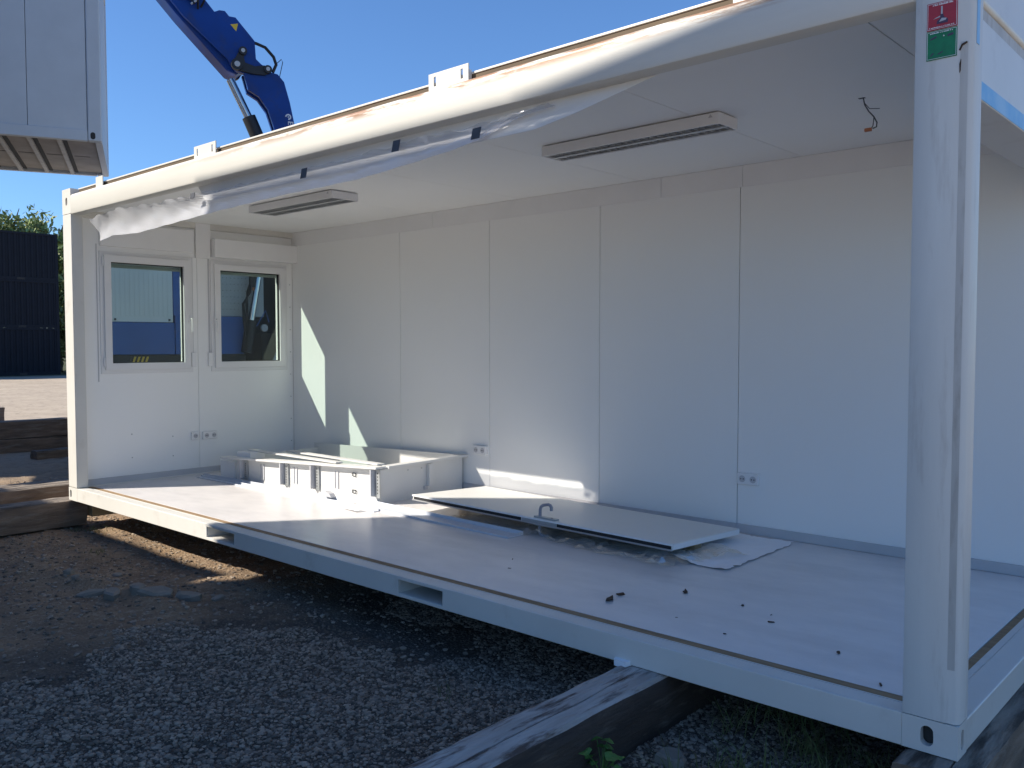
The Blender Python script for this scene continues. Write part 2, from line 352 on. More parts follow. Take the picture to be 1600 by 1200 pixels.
for sx, x0, x1 in ((-1, 0, PW), (1, L-PW, L)):
    for y0, y1 in ((0, PD), (W-PD, W)):
        mb = MB()
        xa, xb = (x0, x1)
        if y0 == 0 and sx > 0:
            # near right post: flat face, then a dented chamfer strip and a rounded outer edge
            p = MB(); e = 0.045
            poly = [(x0, y1), (x0, 0.004), (x0+0.006, 0.0), (x1-e, 0.0), (x1-e+0.006, 0.004), (x1-0.016, 0.006), (x1-0.006, 0.012), (x1, 0.024), (x1, y1)]
            po = p.prism(poly, 0.118, 2.55, XY).build('corner_post', 'post', C, smooth=True, angle=50)
            MB().prism([(x1-e+0.006, 0.0035), (x1-0.017, 0.0055), (x1-0.017, 0.0052), (x1-e+0.006, 0.0028)], 0.3, 2.36, XY).build('grime_strip', 'dirtyw', po)
        else:
            po = B(x0, x1, y0, y1, 0.118, 2.53).build('corner_post', 'frame', C, bevel=0.006)
        hx = x0+0.042 if sx < 0 else x1-0.098
        casting(x0, x1, y0, y1, 0.0, 0.115, po, sx, hx)
        casting(x0, x1, y0, y1, 2.533 if not (y0 == 0 and sx > 0) else 2.553, H, po, sx, x0+0.09)
# bottom front beam with two fork pockets
us = [PW+0.001, 2.445, 2.815, 4.533, 4.887, L-PW-0.001]
MB().plate(us, [0.0, 0.02, 0.095, 0.115], {(1, 1), (3, 1)}, 0.0, 0.012, XZ).build('bottom_beam', 'frame', C, bevel=0.003)
bb = MB()
bb.box(PW+0.001, L-PW-0.001, 0.0125, 0.09, 0.1, 0.1148); bb.box(PW+0.001, L-PW-0.001, 0.0125, 0.09, 0.0004, 0.01)
bb.build('beam_flange', 'frame', C, bevel=0.003)
for a, b in ((2.445, 2.815), (4.533, 4.887)):
    p = MB(); t = 0.006
    p.box(a-t, a, 0.0125, 0.4, 0.02, 0.095); p.box(b, b+t, 0.0125, 0.4, 0.02, 0.095)
    p.box(a-t, b+t, 0.0125, 0.4, 0.012, 0.0195); p.box(a-t, b+t, 0.0915, 0.4, 0.0955, 0.0995)
    p.build('fork_pocket', 'frame', C)
B(PW, L-PW, W-0.09, W, 0.0, 0.115).build('bottom_beam', 'frame', C, bevel=0.004)
B(0.0, 0.09, PD+0.001, W-PD-0.001, 0.0, 0.115).build('bottom_beam', 'frame', C, bevel=0.004)
B(L-0.10, L, PD+0.001, W-PD-0.001, 0.0, 0.112).build('bottom_beam', 'frame', C, bevel=0.006)
# underfloor sheet and joists
B(0.095, L-0.105, 0.095, W-0.095, 0.066, 0.074).build('underfloor_sheet', 'galv', C)
for k in range(11):
    x = 0.5+k*0.62; 
    if 2.3 < x < 2.9 or 4.4 < x < 5.0: continue
    B(x, x+0.05, 0.11, W-0.11, 0.012, 0.065).build('floor_joist', 'galv', C)
# sill strips in front of the floor: galvanised groove, lip, plywood edge
B(PW+0.001, L-PW-0.001, 0.0905, 0.112, 0.076, 0.092).build('sill_groove', 'galv', C)
B(PW+0.001, L-PW-0.001, 0.1125, 0.122, 0.076, 0.1072).build('sill_lip', 'frame', C, bevel=0.002)
B(0.10, L-0.17, 0.1225, 0.172, 0.076, 0.1058).build('plywood_edge', 'ply', C)
B(L-0.165, L-0.13, 0.11, 2.31, 0.076, 0.103).build('plywood_edge', 'ply', C)
B(L-0.129, L-0.1005, 0.11, 2.31, 0.076, 0.109).build('sill_lip', 'frame', C, bevel=0.002)
B(0.062, L-0.168, 0.1745, 2.335, 0.076, ZF).build('floor_sheet', 'vinyl', C, bevel=0.002)
# back wall: outer skin plus inner panels with open joints
B(0.0, L, 2.347, 2.36, 0.116, 2.53).build('wall_core', 'hole', C)
B(PW, L-PW, 2.362, W-0.03, 0.116, 2.52).build('outer_wall_sheet', 'frame', C)
bx = [X0, 1.8393, 3.0072, 4.1751, 5.343, 6.5109, 7.3]
for a, b in zip(bx[:-1], bx[1:]):
    B(a+0.0025, b-0.0025, YB, 2.345, ZF+0.001, ZK+0.004).build('wall_panel', 'wall', C, bevel=0.0015)
for a, b in ((X0, 1.839), (1.8395, 3.007), (3.0075, 4.175), (4.1755, 5.343), (5.3435, 6.51), (6.5105, 7.28)):
    B(a, b, YB-0.014, YB-0.0005, ZF+0.001, 0.168).build('skirting', 'skirt', C, bevel=0.003)
for a, b in ((X0+0.002, 2.30), (2.302, 4.72), (4.722, 5.36), (5.362, 7.28)):
    B(a, b, YB-0.006, YB-0.0005, ZK, ZC-0.001).build('cornice_strip', 'trim', C, bevel=0.0015)
# ceiling
cx = [0.02, 1.02, 2.21, 3.37, 4.54, 5.77, 6.95, 7.20]
for a, b in zip(cx[:-1], cx[1:]):
    B(a+0.002, b-0.002, 0.09, 2.345, ZC, ZC+0.03).build('ceiling_panel', 'ceil', C, bevel=0.002)
B(0.02, L-0.02, 0.08, W-0.08, 2.614, 2.62).build('ceiling_core', 'hole', C)
# left end wall: two panels with window openings
wl = (0.325, 1.125, 1.165, 2.195); wr = (1.41, 2.20, 1.165, 2.185)
def holed(y0, y1, w_, name, m, xa, xb, par, z0=ZF+0.001, z1=ZC-0.001):
    return MB().plate([y0, w_[0], w_[1], y1], [z0, w_[2], w_[3], z1], {(1, 1)}, xa, xb, YZ).build(name, m, par, bevel=0.0012)
holed(0.125, 1.2245, wl, 'wall_panel', 'wall', 0.006, X0, C); holed(1.2275, 2.3195, wr, 'wall_panel', 'wall', 0.006, X0, C)
holed(0.11, 1.2255, wl, 'outer_wall_sheet', 'frame', -0.002, 0.0045, C, 0.116, 2.52); holed(1.2265, W-0.11, wr, 'outer_wall_sheet', 'frame', -0.002, 0.0045, C, 0.116, 2.52)
B(0.03, 0.055, 0.101, 0.1235, 0.12, 2.5).build('rubber_seal', 'gasket', C)
B(0.05, 0.075, 0.104, 0.12, 0.13, 2.5).build('edge_strip', 'trim', C)
for z in (0.4, 1.55, 2.2): B(0.06, 0.078, 0.09, 0.118, z, z+0.13 if z < 1 else z+0.1).build('edge_bracket', 'galv' if z != 1.55 else 'gasket', C, bevel=0.002)
B(X0, X0+0.014, 0.13, 2.306, ZF+0.001, 0.168).build('skirting', 'skirt', C, bevel=0.003)
for y, z in ((0.55, 0.55), (0.95, 0.5), (0.55, 0.33), (0.95, 0.31)):
    MB().tube([(X0, y, z), (X0+0.004, y, z)], 0.006, 8).build('screw', 'galv', C)
for k in range(9):
    z = 0.35+k*0.24; MB().tube([(X0, 2.288, z), (X0+0.004, 2.288, z)], 0.006, 8).build('screw', 'galv', C)
B(X0, X0+0.03, 1.205, 1.36, 2.24, ZC-0.002).build('wall_duct', 'trim', C, bevel=0.002)

def window(w_, boxz, handle_y, lab):
    y0, y1, z0, z1 = w_; o = 0.045
    fr = MB().plate([y0-o, y0+0.004, y1-0.004, y1+o], [z0-o, z0+0.004, z1-0.004, z1+o], {(1, 1)}, 0.0, X0+0.012, YZ)
    fr.M = None
    f = fr.build('window', 'pvc', C, bevel=0.003); tag(f, lab)
    s = 0.052
    MB().plate([y0-0.012, y0+s, y1-s, y1+0.012], [z0-0.012, z0+s, z1-s, z1+0.012], {(1, 1)}, X0+0.0125, X0+0.034, YZ).build('sash', 'pvc', f, bevel=0.004)
    MB().plate([y0+0.004, y0+s, y1-s, y1-0.004], [z0+0.004, z0+s, z1-s, z1-0.004], {(1, 1)}, 0.012, X0+0.0115, YZ).build('sash_rebate', 'pvc', f)
    MB().plate([y0+s, y0+s+0.007, y1-s-0.007, y1-s], [z0+s, z0+s+0.007, z1-s-0.007, z1-s], {(1, 1)}, 0.045, 0.070, YZ).build('gasket', 'gasket', f)
    B(0.050, 0.056, y0+s-0.004, y1-s+0.004, z0+s-0.004, z1-s+0.004).build('pane', 'glass', f)
    MB().plate([y0-0.02, y0+0.03, y1-0.03, y1+0.02], [z0-0.02, z0+0.03, z1+0.02], {(1, 1)}, -0.03, -0.003, YZ).build('shutter_guide', 'pvc', f)
    for k in range(4):
        zb = 2.10+k*0.036
        MB().prism([(-0.022, zb), (-0.012, zb), (-0.009, zb+0.017), (-0.012, zb+0.034), (-0.022, zb+0.034), (-0.026, zb+0.017)], y0+0.002, y1-0.002, lambda a, b, d: (a, d, b)).build('shutter_slat', 'skirt', f)
    B(X0+0.0005, X0+boxz[2], y0-0.04, y1+0.135 if y1 > 2 else y1+0.06, boxz[0], boxz[1]).build('shutter_box', 'trim', f, bevel=0.004)
    h = MB(); zc = 1.63
    h.box(X0+0.034, X0+0.045, handle_y-0.014, handle_y+0.014, zc-0.03, zc+0.035)
    h.tube([(X0+0.045, handle_y, zc+0.01), (X0+0.075, handle_y, zc+0.01), (X0+0.082, handle_y, zc), (X0+0.082, handle_y, zc-0.12)], 0.009, 8)
    h.build('handle', 'plastic', f, smooth=True)
    sy = handle_y+0.04 if y1 < 1.5 else y0-0.062
    B(X0+0.0005, X0+0.004, sy-0.008, sy+0.008, 1.3, 2.24).build('shutter_strap', 'skirt', f)
    st = MB(); st.box(X0+0.0005, X0+0.03, sy-0.022, sy+0.022, 1.17, 1.31); st.build('strap_winder', 'plastic', f, bevel=0.005)
    for z in (z0+0.02, z1-0.09):
        yy = y0-0.02 if y1 < 1.5 else y1+0.02
        MB().tube([(X0+0.024, yy, z), (X0+0.024, yy, z+0.08)], 0.008, 8).build('hinge', 'plastic', f, smooth=True)
    return f
window(wl, (2.285, 2.50, 0.035), 1.13, 'tilt window beside the front corner post, looking out on a white and blue body')
window(wr, (2.255, 2.437, 0.10), 1.40, 'tilt window beside the back wall, under a deep shutter box')
B(X0+0.0005, X0+0.006, 0.255, 0.262, 1.05, 2.3).build('shutter_cord', 'skirt', C)
# sockets
def socket(axis, a, z, gangs):
    wd = 0.078*gangs
    if axis == 'y':
        s = B(a, a+wd, YB-0.03, YB-0.0005, z, z+0.078).build('power_socket', 'plastic', C, bevel=0.006)
        for k in range(gangs):
            c = a+0.039+0.078*k
            MB().tube([(c, YB-0.0305, z+0.039), (c, YB-0.0315, z+0.039)], 0.023, 18).build('socket_insert', 'skirt', s)  # insert coloured darker in place of shading in the cup
            for d in (-0.009, 0.009): MB().tube([(c+d, YB-0.0318, z+0.039), (c+d, YB-0.0324, z+0.039)], 0.0045, 8).build('pin_hole', 'hole', s)
    else:
        s = B(X0+0.0005, X0+0.03, a, a+wd, z, z+0.078).build('power_socket', 'plastic', C, bevel=0.006)
        for k in range(gangs):
            c = a+0.039+0.078*k
            MB().tube([(X0+0.0305, c, z+0.039), (X0+0.0315, c, z+0.039)], 0.023, 18).build('socket_insert', 'skirt', s)  # same darker insert colour, standing in for shading
            for d in (-0.009, 0.009): MB().tube([(X0+0.0318, c+d, z+0.039), (X0+0.0324, c+d, z+0.039)], 0.0045, 8).build('pin_hole', 'hole', s)
socket('y', 2.83, 0.434, 2); socket('y', 5.355, 0.441, 2); socket('x', 1.132, 0.449, 1); socket('x', 1.25, 0.445, 2)
# top beams, roof, lugs
def topbeam(x0, x1):
    poly = [(0.0, 2.54), (0.005, 2.528), (0.016, 2.523), (0.085, 2.523), (0.085, 2.69), (0.03, 2.70)]
    for k in range(7):
        a = R(90+15*k); poly.append((0.026+0.026*math.cos(a), 2.674+0.026*math.sin(a)))
    return MB().prism(poly, x0, x1, lambda a, b, d: (d, a, b)).build('top_beam', 'rust', C, smooth=True, angle=40)
topbeam(PW+0.001, L-PW-0.001)
MB().prism([(2.25, 2.522), (2.35, 2.405), (5.45, 2.405), (5.7, 2.44), (6.1, 2.515), (6.14, 2.522)], 0.0855, 0.0895, XZ).build('light_stop_strip', 'trim', C)  # added strip behind the film, shaped to keep sun streaks off the back wall
B(PW, L-PW, W-0.085, W, 2.523, 2.70).build('top_beam', 'frame', C, bevel=0.02)
B(0.0, 0.085, PD+0.001, W-PD-0.001, 2.523, 2.70).build('top_beam', 'frame', C, bevel=0.02)
B(L-0.085, L, PD+0.001, W-PD-0.001, 2.50, 2.70).build('top_beam', 'frame', C, bevel=0.02)
B(L-0.075, L-0.012, PD+0.001, W-PD-0.001, 2.455, 2.499).build('roof_gutter', 'dirtyw', C)
B(L-0.18, L-0.004, PD+0.001, W-PD-0.001, 2.19, 2.454).build('header_panel', 'frame', C, bevel=0.003)
B(L-0.0035, L-0.002, PD+0.002, W-PD-0.002, 2.193, 2.251).build('header_tape', 'bluetape', C)
MB().plate([0.03, L-0.03], [0.088, W-0.088], set(), 2.66, 2.705, XY).build('roof_sheet', 'galv', C)
MB().box(PW+0.02, L-PW-0.02, 0.060, 0.090, 2.740, 2.752).build('roof_edge_rail', 'frame', C, bevel=0.003)
MB().box(PW+0.02, L-PW-0.02, 0.066, 0.086, 2.70, 2.7395).build('roof_edge_seal', 'seal', C)
for a, b in ((0.625, 0.76), (2.29, 2.59), (4.762, 5.056), (6.51, 6.81)):
    z1 = 2.79
    us = [a, a+0.04, a+0.055, b-0.055, b-0.04, b] if b-a > 0.2 else [a, b]
    vs = [2.692, 2.722, 2.77, z1] if b-a > 0.2 else [2.692, z1]
    sk = {(1, 1), (3, 1)} if b-a > 0.2 else set()
    lug = MB().plate(us, vs, sk, 0.035, 0.043, XZ).build('roof_lug', 'frame', C, bevel=0.0015)
    B(a, b, 0.0435, 0.059, 2.70, 2.71).build('lug_foot', 'frame', lug)
B(5.048, 5.056, 0.044, 0.0595, 2.711, 2.76).build('lug_rib', 'frame', C)
# stickers on the near post
def sticker(z0, z1, m, lab):
    s = B(7.238, 7.332, -0.0025, -0.0005, z0, z1).build('sticker', m, C, bevel=0.0008); tag(s, lab)
    return s
r_ = sticker(2.414, 2.503, 'red', 'red transport notice sticker on the near post'); g_ = sticker(2.318, 2.4125, 'green', 'green notice sticker under the red one')
for s, z0, z1 in ((r_, 2.414, 2.503), (g_, 2.318, 2.4125)):
    MB().plate([7.2405, 7.2417, 7.3283, 7.3295], [z0+0.003, z0+0.0042, z1-0.0042, z1-0.003], {(1, 1)}, -0.0034, -0.0027, XZ).build('border_line', 'white', s)
def dashes(x0, x1, z, h, s, m='white'):
    x = x0; mb = MB(); r2 = random.Random(int(z*1000))
    while x < x1-0.001:
        wd = r2.choice((0.0016, 0.0022, 0.0028)); hh = h*r2.choice((0.7, 0.75, 1.0))
        mb.box(x, x+wd, -0.0034, -0.0027, z, z+hh); x += wd+r2.choice((0.0007, 0.0007, 0.003))
    mb.build('printed_line', m, s)
dashes(7.256, 7.316, 2.492, 0.0055, r_); dashes(7.246, 7.322, 2.4205, 0.004, r_); dashes(7.249, 7.32, 2.4025, 0.004, g_)
mb = MB()
mb.prism([(7.268, 2.432), (7.302, 2.432), (7.304, 2.442), (7.291, 2.452), (7.287, 2.464), (7.280, 2.464), (7.279, 2.450), (7.270, 2.442)], -0.0034, -0.0027, XZ); mb.build('pictogram', 'ink', r_)
mb = MB(); mb.box(7.2815, 7.2865, -0.0042, -0.0035, 2.462, 2.487); mb.prism([(7.276, 2.438), (7.296, 2.440), (7.299, 2.446), (7.284, 2.449)], -0.0042, -0.0035, XZ)
mb.prism([(7.258, 2.449), (7.279, 2.453), (7.279, 2.457), (7.266, 2.453)], -0.0042, -0.0035, XZ); mb.build('pictogram_light', 'skirt', r_)
mb = MB(); mb.prism([(7.252, 2.331), (7.262, 2.339), (7.258, 2.341), (7.250, 2.333)], -0.0034, -0.0027, XZ); mb.prism([(7.272, 2.335), (7.288, 2.342), (7.29, 2.339), (7.276, 2.333)], -0.0034, -0.0027, XZ)
mb.prism([(7.250, 2.383), (7.270, 2.389), (7.268, 2.394), (7.252, 2.389)], -0.0034, -0.0027, XZ); mb.prism([(7.302, 2.385), (7.322, 2.389), (7.318, 2.396), (7.303, 2.392)], -0.0034, -0.0027, XZ); mb.build('pictogram', 'ink', g_)
mb = MB(); mb.prism([(7.289, 2.389), (7.294, 2.389), (7.2915, 2.394)], -0.0034, -0.0027, XZ); mb.build('pictogram_light', 'white', g_)
for k, pts in enumerate(([(7.337, 2.335), (7.345, 2.352), (7.360, 2.358), (7.3625, 2.355), (7.348, 2.347), (7.341, 2.333)], [(7.3395, 2.29), (7.344, 2.305), (7.343, 2.27), (7.3405, 2.262)])):
    MB().prism(pts, -0.0008, 0.004, XZ).build('rust_mark', 'bark', C)
B(L+0.0005, L+0.002, 0.03, 0.06, 2.355, 2.62).build('blue_tape_strip', 'bluetape', C)

# ------------------------------------------------------------------ ceiling lights
def lamp(x0, x1, y0, y1, lab):
    t = tag(empty('ceiling_light', ((x0+x1)/2, (y0+y1)/2, ZC)), lab, 'ceiling light', 'ceiling lights')
    lx, ly = (x1-x0)/2, (y1-y0)/2; z0 = -0.066
    MB().plate([-lx, -lx+0.006, lx-0.006, lx], [-ly, -ly+0.006, ly-0.006, ly], {(1, 1)}, z0, -0.006, XY).build('housing', 'trim', t, bevel=0.002)
    B(-lx+0.03, lx-0.03, -ly+0.02, ly-0.02, -0.0055, 0.0).build('mount_plate', 'hole', t)
    B(-lx+0.006, lx-0.006, -ly+0.006, ly-0.006, -0.014, -0.0065).build('back_plate', 'trim', t)
    B(-lx+0.007, lx-0.007, -0.014, 0.014, z0+0.001, -0.03).build('centre_bar', 'alu', t)
    for s in (-1, 1):
        B(-lx+0.007, lx-0.007, min(s*(ly-0.007), s*(ly-0.022)), max(s*(ly-0.007), s*(ly-0.022)), z0+0.002, -0.03).build('side_reflector', 'alu', t)
        MB().tube([(-lx+0.02, s*ly*0.5, -0.032), (lx-0.02, s*ly*0.5, -0.032)], 0.012, 10).build('tube_lamp', 'plastic', t, smooth=True)
        n = 26
        for k in range(n):
            x = -lx+0.03+(2*lx-0.06)*k/(n-1); a, b = sorted((s*0.0145, s*(ly-0.0225)))
            B(x-0.0018, x+0.0018, a, b, z0+0.003, z0+0.026).build('louvre_slat', 'alu', t)
    MB().prism([(lx-0.06, -0.03), (lx-0.035, -0.03), (lx-0.0475, -0.012)], -ly-0.0012, -ly-0.0004, XZ).build('rating_mark', 'skirt', t)
    return t
lamp(4.74, 5.93, 0.97, 1.17, 'louvred fluorescent ceiling light near the middle of the white ceiling')
lamp(1.42, 2.60, 0.99, 1.25, 'louvred fluorescent ceiling light nearest to the two windows')
# loose cable where a third light was
cb = tag(empty('loose_cable', (6.558, 1.245, ZC)), 'thin loose cable with orange connector hanging from the ceiling', 'cable')
MB().tube([(0, 0, 0.01), (0.01, 0, -0.035), (0.03, 0.0, -0.07), (0.055, 0, -0.10), (0.07, 0, -0.13), (0.068, 0, -0.15), (0.05, 0, -0.155)], 0.0035, 6).build('wire', 'duct', cb, smooth=True)
MB().tube([(0.012, 0, -0.03), (0.03, 0.01, -0.055), (0.075, 0.02, -0.06)], 0.002, 6).build('wire', 'duct', cb, smooth=True)
MB().tube([(0.055, 0, -0.10), (0.05, 0.004, -0.14), (0.045, 0, -0.152)], 0.0025, 6).build('wire', 'duct', cb, smooth=True)
B(0.012, 0.045, -0.008, 0.008, -0.166, -0.150).build('connector', 'copper', cb, bevel=0.002)
B(-0.02, 0.012, -0.01, 0.01, -0.001, -0.0005).build('ceiling_hole', 'hole', cb)

# ------------------------------------------------------------------ torn film hanging under the front beam
ft = [(0.316,2.466),(0.437,2.493),(0.855,2.512),(1.374,2.491),(1.796,2.484),(2.185,2.483),(2.587,2.47),(2.957,2.475),(3.518,2.472),(4.06,2.485),(4.404,2.497),(4.818,2.503),(5.031,2.49),(5.273,2.512),(5.519,2.518)]
fb = [(0.491,2.275),(0.721,2.305),(1.197,2.285),(1.789,2.307),(2.453,2.331),(2.954,2.343),(3.332,2.35),(3.678,2.349),(4.058,2.352),(4.511,2.378),(4.818,2.399),(5.031,2.423),(5.231,2.47),(5.398,2.508),(5.53,2.512)]
fq = lambda p: (8.2085-(8.2085-p[0])*0.978, 1.3831+(p[1]-1.3831)*0.978)
ft = [fq(p) for p in ft]; fb = [fq(p) for p in fb]
nu, nv = 150, 12; Vf = []; Ff = []
for i in range(nu):
    t = i/(nu-1)*(len(ft)-1); k = min(int(t), len(ft)-2); a = t-k
    p = [ft[k][j]*(1-a)+ft[k+1][j]*a for j in (0, 1)]; q = [fb[k][j]*(1-a)+fb[k+1][j]*a for j in (0, 1)]
    for j in range(nv):
        s = j/(nv-1); x = p[0]*(1-s)+q[0]*s; z = p[1]*(1-s)+q[1]*s
        if j == 0: z += 0.006*math.sin(x*31)+0.005*math.sin(x*13.7)
        amp = 0.45 if x < 2.6 else 0.3
        y = 0.035+0.012*s + amp*(0.016*math.sin(x*9+s*3)*math.sin(s*3.1) + 0.010*math.sin(x*23-s*5) + 0.007*math.sin(x*47+s*9)*(1-s)) + 0.006*(1-s)*math.sin(x*83+s*21)*math.sin(x*5) + 0.03*math.sin(s*math.pi)
        Vf.append((x, y, z))
for i in range(nu-1):
    for j in range(nv-1): Ff.append((i*nv+j, (i+1)*nv+j, (i+1)*nv+j+1, i*nv+j+1))
FM = MB(); FM.add(Vf, Ff); fo = FM.build('plastic_film', 'film', None, smooth=True, angle=180, fix=False)
tag(fo, 'torn milky plastic film hanging along the front roof beam', 'film')
MB().tube([(4.96, 0.06, 2.40), (5.19, 0.07, 2.45), (5.38, 0.09, 2.50), (5.6, 0.14, 2.53), (5.78, 0.17, 2.55), (6.1, 0.2, ZC-0.004)], 0.004, 6).build('film_edge', 'film', fo, smooth=True)
for nm, x, z, h, lab in (('a', 2.128, 2.474, 0.04, 'short strip of grey tape'), ('b', 3.532, 2.453, 0.06, ''), ('c', 4.416, 2.488, 0.06, ''), ('d', 5.041, 2.456, 0.055, '')):
    m_ = MB().plate([x-0.03, x+0.03], [z-h/2, z, z+h/2], set(), 0.006, 0.009, lambda u, v, d, x=x, z=z: (8.2085-(8.2085-u-(v-z)*0.25)*0.97, d+0.02*(v-z), 1.3831+(v-1.3831)*0.97))
    m_.build('tape_patch', 'duct', fo)

# ------------------------------------------------------------------ the sheet-metal tray on the floor
TR = tag(empty('metal_tray', (1.7, 1.8, ZF)), 'large white sheet metal tray standing on the floor below the windows', 'tray')
def tw(mb, p0, p1, z00, z01, z10, z11, th=0.012):
    """upright sheet from p0 to p1 with its own bottom and top heights at both ends (world coordinates)"""
    a = Vector((p0[0]-1.7, p0[1]-1.8)); b = Vector((p1[0]-1.7, p1[1]-1.8)); n = Vector((-(b-a).y, (b-a).x)).normalized()*th
    V = [(a.x, a.y, z00), (b.x, b.y, z10), (b.x, b.y, z11), (a.x, a.y, z01), (a.x+n.x, a.y+n.y, z00), (b.x+n.x, b.y+n.y, z10), (b.x+n.x, b.y+n.y, z11), (a.x+n.x, a.y+n.y, z01)]
    mb.add(V, [(0,1,2,3),(7,6,5,4),(0,4,5,1),(1,5,6,2),(2,6,7,3),(3,7,4,0)])
FL, FR, BR, BL = (0.70, 1.26), (2.72, 1.335), (2.70, 2.29), (0.60, 2.24)
m_ = MB(); tw(m_, FL, FR, 0, 0.215, 0, 0.275); m_.build('front_wall', 'tray', TR)
m_ = MB(); tw(m_, FR, BR, 0, 0.275, 0, 0.285); m_.build('side_wall', 'tray', TR)
m_ = MB(); tw(m_, (0.55, 2.25), BR, 0, 0.262, 0, 0.31, -0.01); m_.build('back_wall', 'tray', TR)
m_ = MB(); tw(m_, BL, FL, 0, 0.215, 0, 0.215); m_.build('side_wall', 'tray', TR)
m_ = MB(); m_.prism([(FL[0]-1.69, FL[1]-1.785), (FR[0]-1.72, FR[1]-1.785), (BR[0]-1.72, BR[1]-1.82), (BL[0]-1.68, BL[1]-1.82)], 0.002, 0.008, XY); m_.build('tray_bottom', 'tray', TR)
def flange(a, b, wd, za, zb, th, name='rim_flange', m='tray'):
    a = Vector((a[0]-1.7, a[1]-1.8)); b = Vector((b[0]-1.7, b[1]-1.8)); n = Vector((-(b-a).y, (b-a).x)).normalized()*wd
    V = []
    for dz in (0, th): V += [(a.x-n.x*0.4, a.y-n.y*0.4, za+dz), (b.x-n.x*0.4, b.y-n.y*0.4, zb+dz), (b.x+n.x*0.6, b.y+n.y*0.6, zb+dz), (a.x+n.x*0.6, a.y+n.y*0.6, za+dz)]
    mb = MB(); mb.add(V, [(0,3,2,1),(4,5,6,7),(0,1,5,4),(1,2,6,5),(2,3,7,6),(3,0,4,7)]); return mb.build(name, m, TR, bevel=0.002)
flange((0.50, 1.24), (2.75, 1.325), 0.11, 0.190, 0.289, 0.016)
flange((2.735, 1.40), (2.715, 2.33), 0.09, 0.282, 0.293, 0.022)
flange((0.66, 1.42), (2.2, 1.33), 0.07, 0.262, 0.285, 0.012, 'loose_strip')
flange((1.05, 1.60), (2.66, 1.40), 0.07, 0.265, 0.304, 0.012, 'loose_strip')
m_ = MB(); tw(m_, (0.64, 1.30), (0.86, 1.305), 0.206, 0.262, 0.206, 0.266, 0.16); m_.build('end_block', 'trim', TR)
for x, h in ((0.80, 0.17), (1.435, 0.19), (1.875, 0.20), (2.655, 0.215)):     # pairs of perforated hangers on the front
    t = (x-FL[0])/(FR[0]-FL[0]); y = FL[1]+(FR[1]-FL[1])*t; zt = 0.185+(x-0.5)*0.044
    b = MB().plate([x-1.7-0.018, x-1.7+0.018], [zt-h, zt], set(), y-1.8-0.012, y-1.8-0.004, XZ).build('hanger', 'tray', TR)
    B(x-1.7+0.0185, x-1.7+0.03, y-1.8-0.05, y-1.8-0.004, zt-h, zt).build('hanger_edge', 'skirt', b)
    B(x-1.7+0.045, x-1.7+0.095, y-1.8-0.0125, y-1.8-0.004, zt-h-0.01, zt).build('perforated_strip', 'galv', b)
    for k in range(7):
        z = zt-0.03-k*(h-0.03)/7
        for xx, mm in ((x-1.7-0.006, 'hole'), (x-1.7+0.07, 'hole')):
            MB().tube([(xx, y-1.8-0.0136, z), (xx, y-1.8-0.0131, z)], 0.006, 8).build('peg_hole', mm, b)
for x in (1.12, 1.62, 2.19):
    t = (x-FL[0])/(FR[0]-FL[0]); y = FL[1]+(FR[1]-FL[1])*t; zt = 0.165+(x-0.5)*0.03
    for dx in (-0.022, 0.022): B(x-1.7+dx-0.009, x-1.7+dx+0.009, y-1.8-0.006, y-1.8-0.0005, zt-0.14, zt).build('slot_rail', 'skirt', TR)
for dz in (0.06, 0.2):
    MB().plate([0.70, 0.704, 0.746, 0.75], [dz, dz+0.003, dz+0.025, dz+0.028], {(1, 1)}, -0.4860, -0.4805, XZ).build('stamped_mark', 'hole', TR)
B(1.012, 1.045, 0.06, 0.105, 0.09, 0.272).build('hanger', 'tray', TR); B(1.0125, 1.03, 0.02, 0.055, 0.06, 0.09).build('hanger_foot', 'skirt', TR)
for y in (1.5, 1.65, 1.8): MB().tube([(1.013, y-1.8, 0.245), (1.016, y-1.8, 0.245)], 0.007, 8).build('rivet', 'galv', TR)
# loose grey channel behind the tray's left end
lc = B(0.36, 0.62, 1.28, 1.31, ZF, 0.265).build('metal_channel', 'trim', None, bevel=0.003); tag(lc, 'grey sheet metal channel against the left end of the tray', 'metal channel')

# ------------------------------------------------------------------ trim profiles on the floor
def profile(p0, p1, wd, hh, z, lab, m='prof', th=0.004):
    a = Vector((*p0, z)); b = Vector((*p1, z)); d = (b-a); n = Vector((-d.y, d.x, 0)).normalized()
    sec = [(0, 0), (wd, 0), (wd, hh), (wd-th, hh), (wd-th, th), (th, th), (th, hh*0.45), (0, hh*0.45)]
    r = empty('trim_profile', a); o = MB()
    V = [Vector((0, 0, 0)) + n*s + Vector((0, 0, h)) for s, h in sec] + [d + n*s + Vector((0, 0, h)) for s, h in sec]
    k = len(sec); o.add(V, [(0,1,4,5), (1,2,3,4), (0,5,6,7), (k+5,k+4,k+1,k), (k+4,k+3,k+2,k+1), (k+7,k+6,k+5,k)] + [(i, (i+1) % k, k+(i+1) % k, k+i) for i in range(k)])
    c = o.build('trim_profile', m, None, fix=True); c.location = a; bpy.data.objects.remove(r)
    tag(c, lab, 'trim profile', 'loose white trim profiles on the floor'); return c
profile((2.62, 1.17), (4.33, 1.11), 0.15, 0.028, ZF+0.001, 'long white trim profile ending beside the door handle')
profile((0.30, 1.06), (2.95, 1.10), 0.05, 0.022, ZF+0.001, 'thin white trim profile lying foremost along the tray')
profile((0.45, 1.125), (2.55, 1.175), 0.045, 0.03, ZF+0.001, 'white trim profile squeezed against the tray front')
profile((0.22, 1.155), (1.9, 1.225), 0.03, 0.02, ZF+0.001, 'narrowest white trim profile touching the tray')
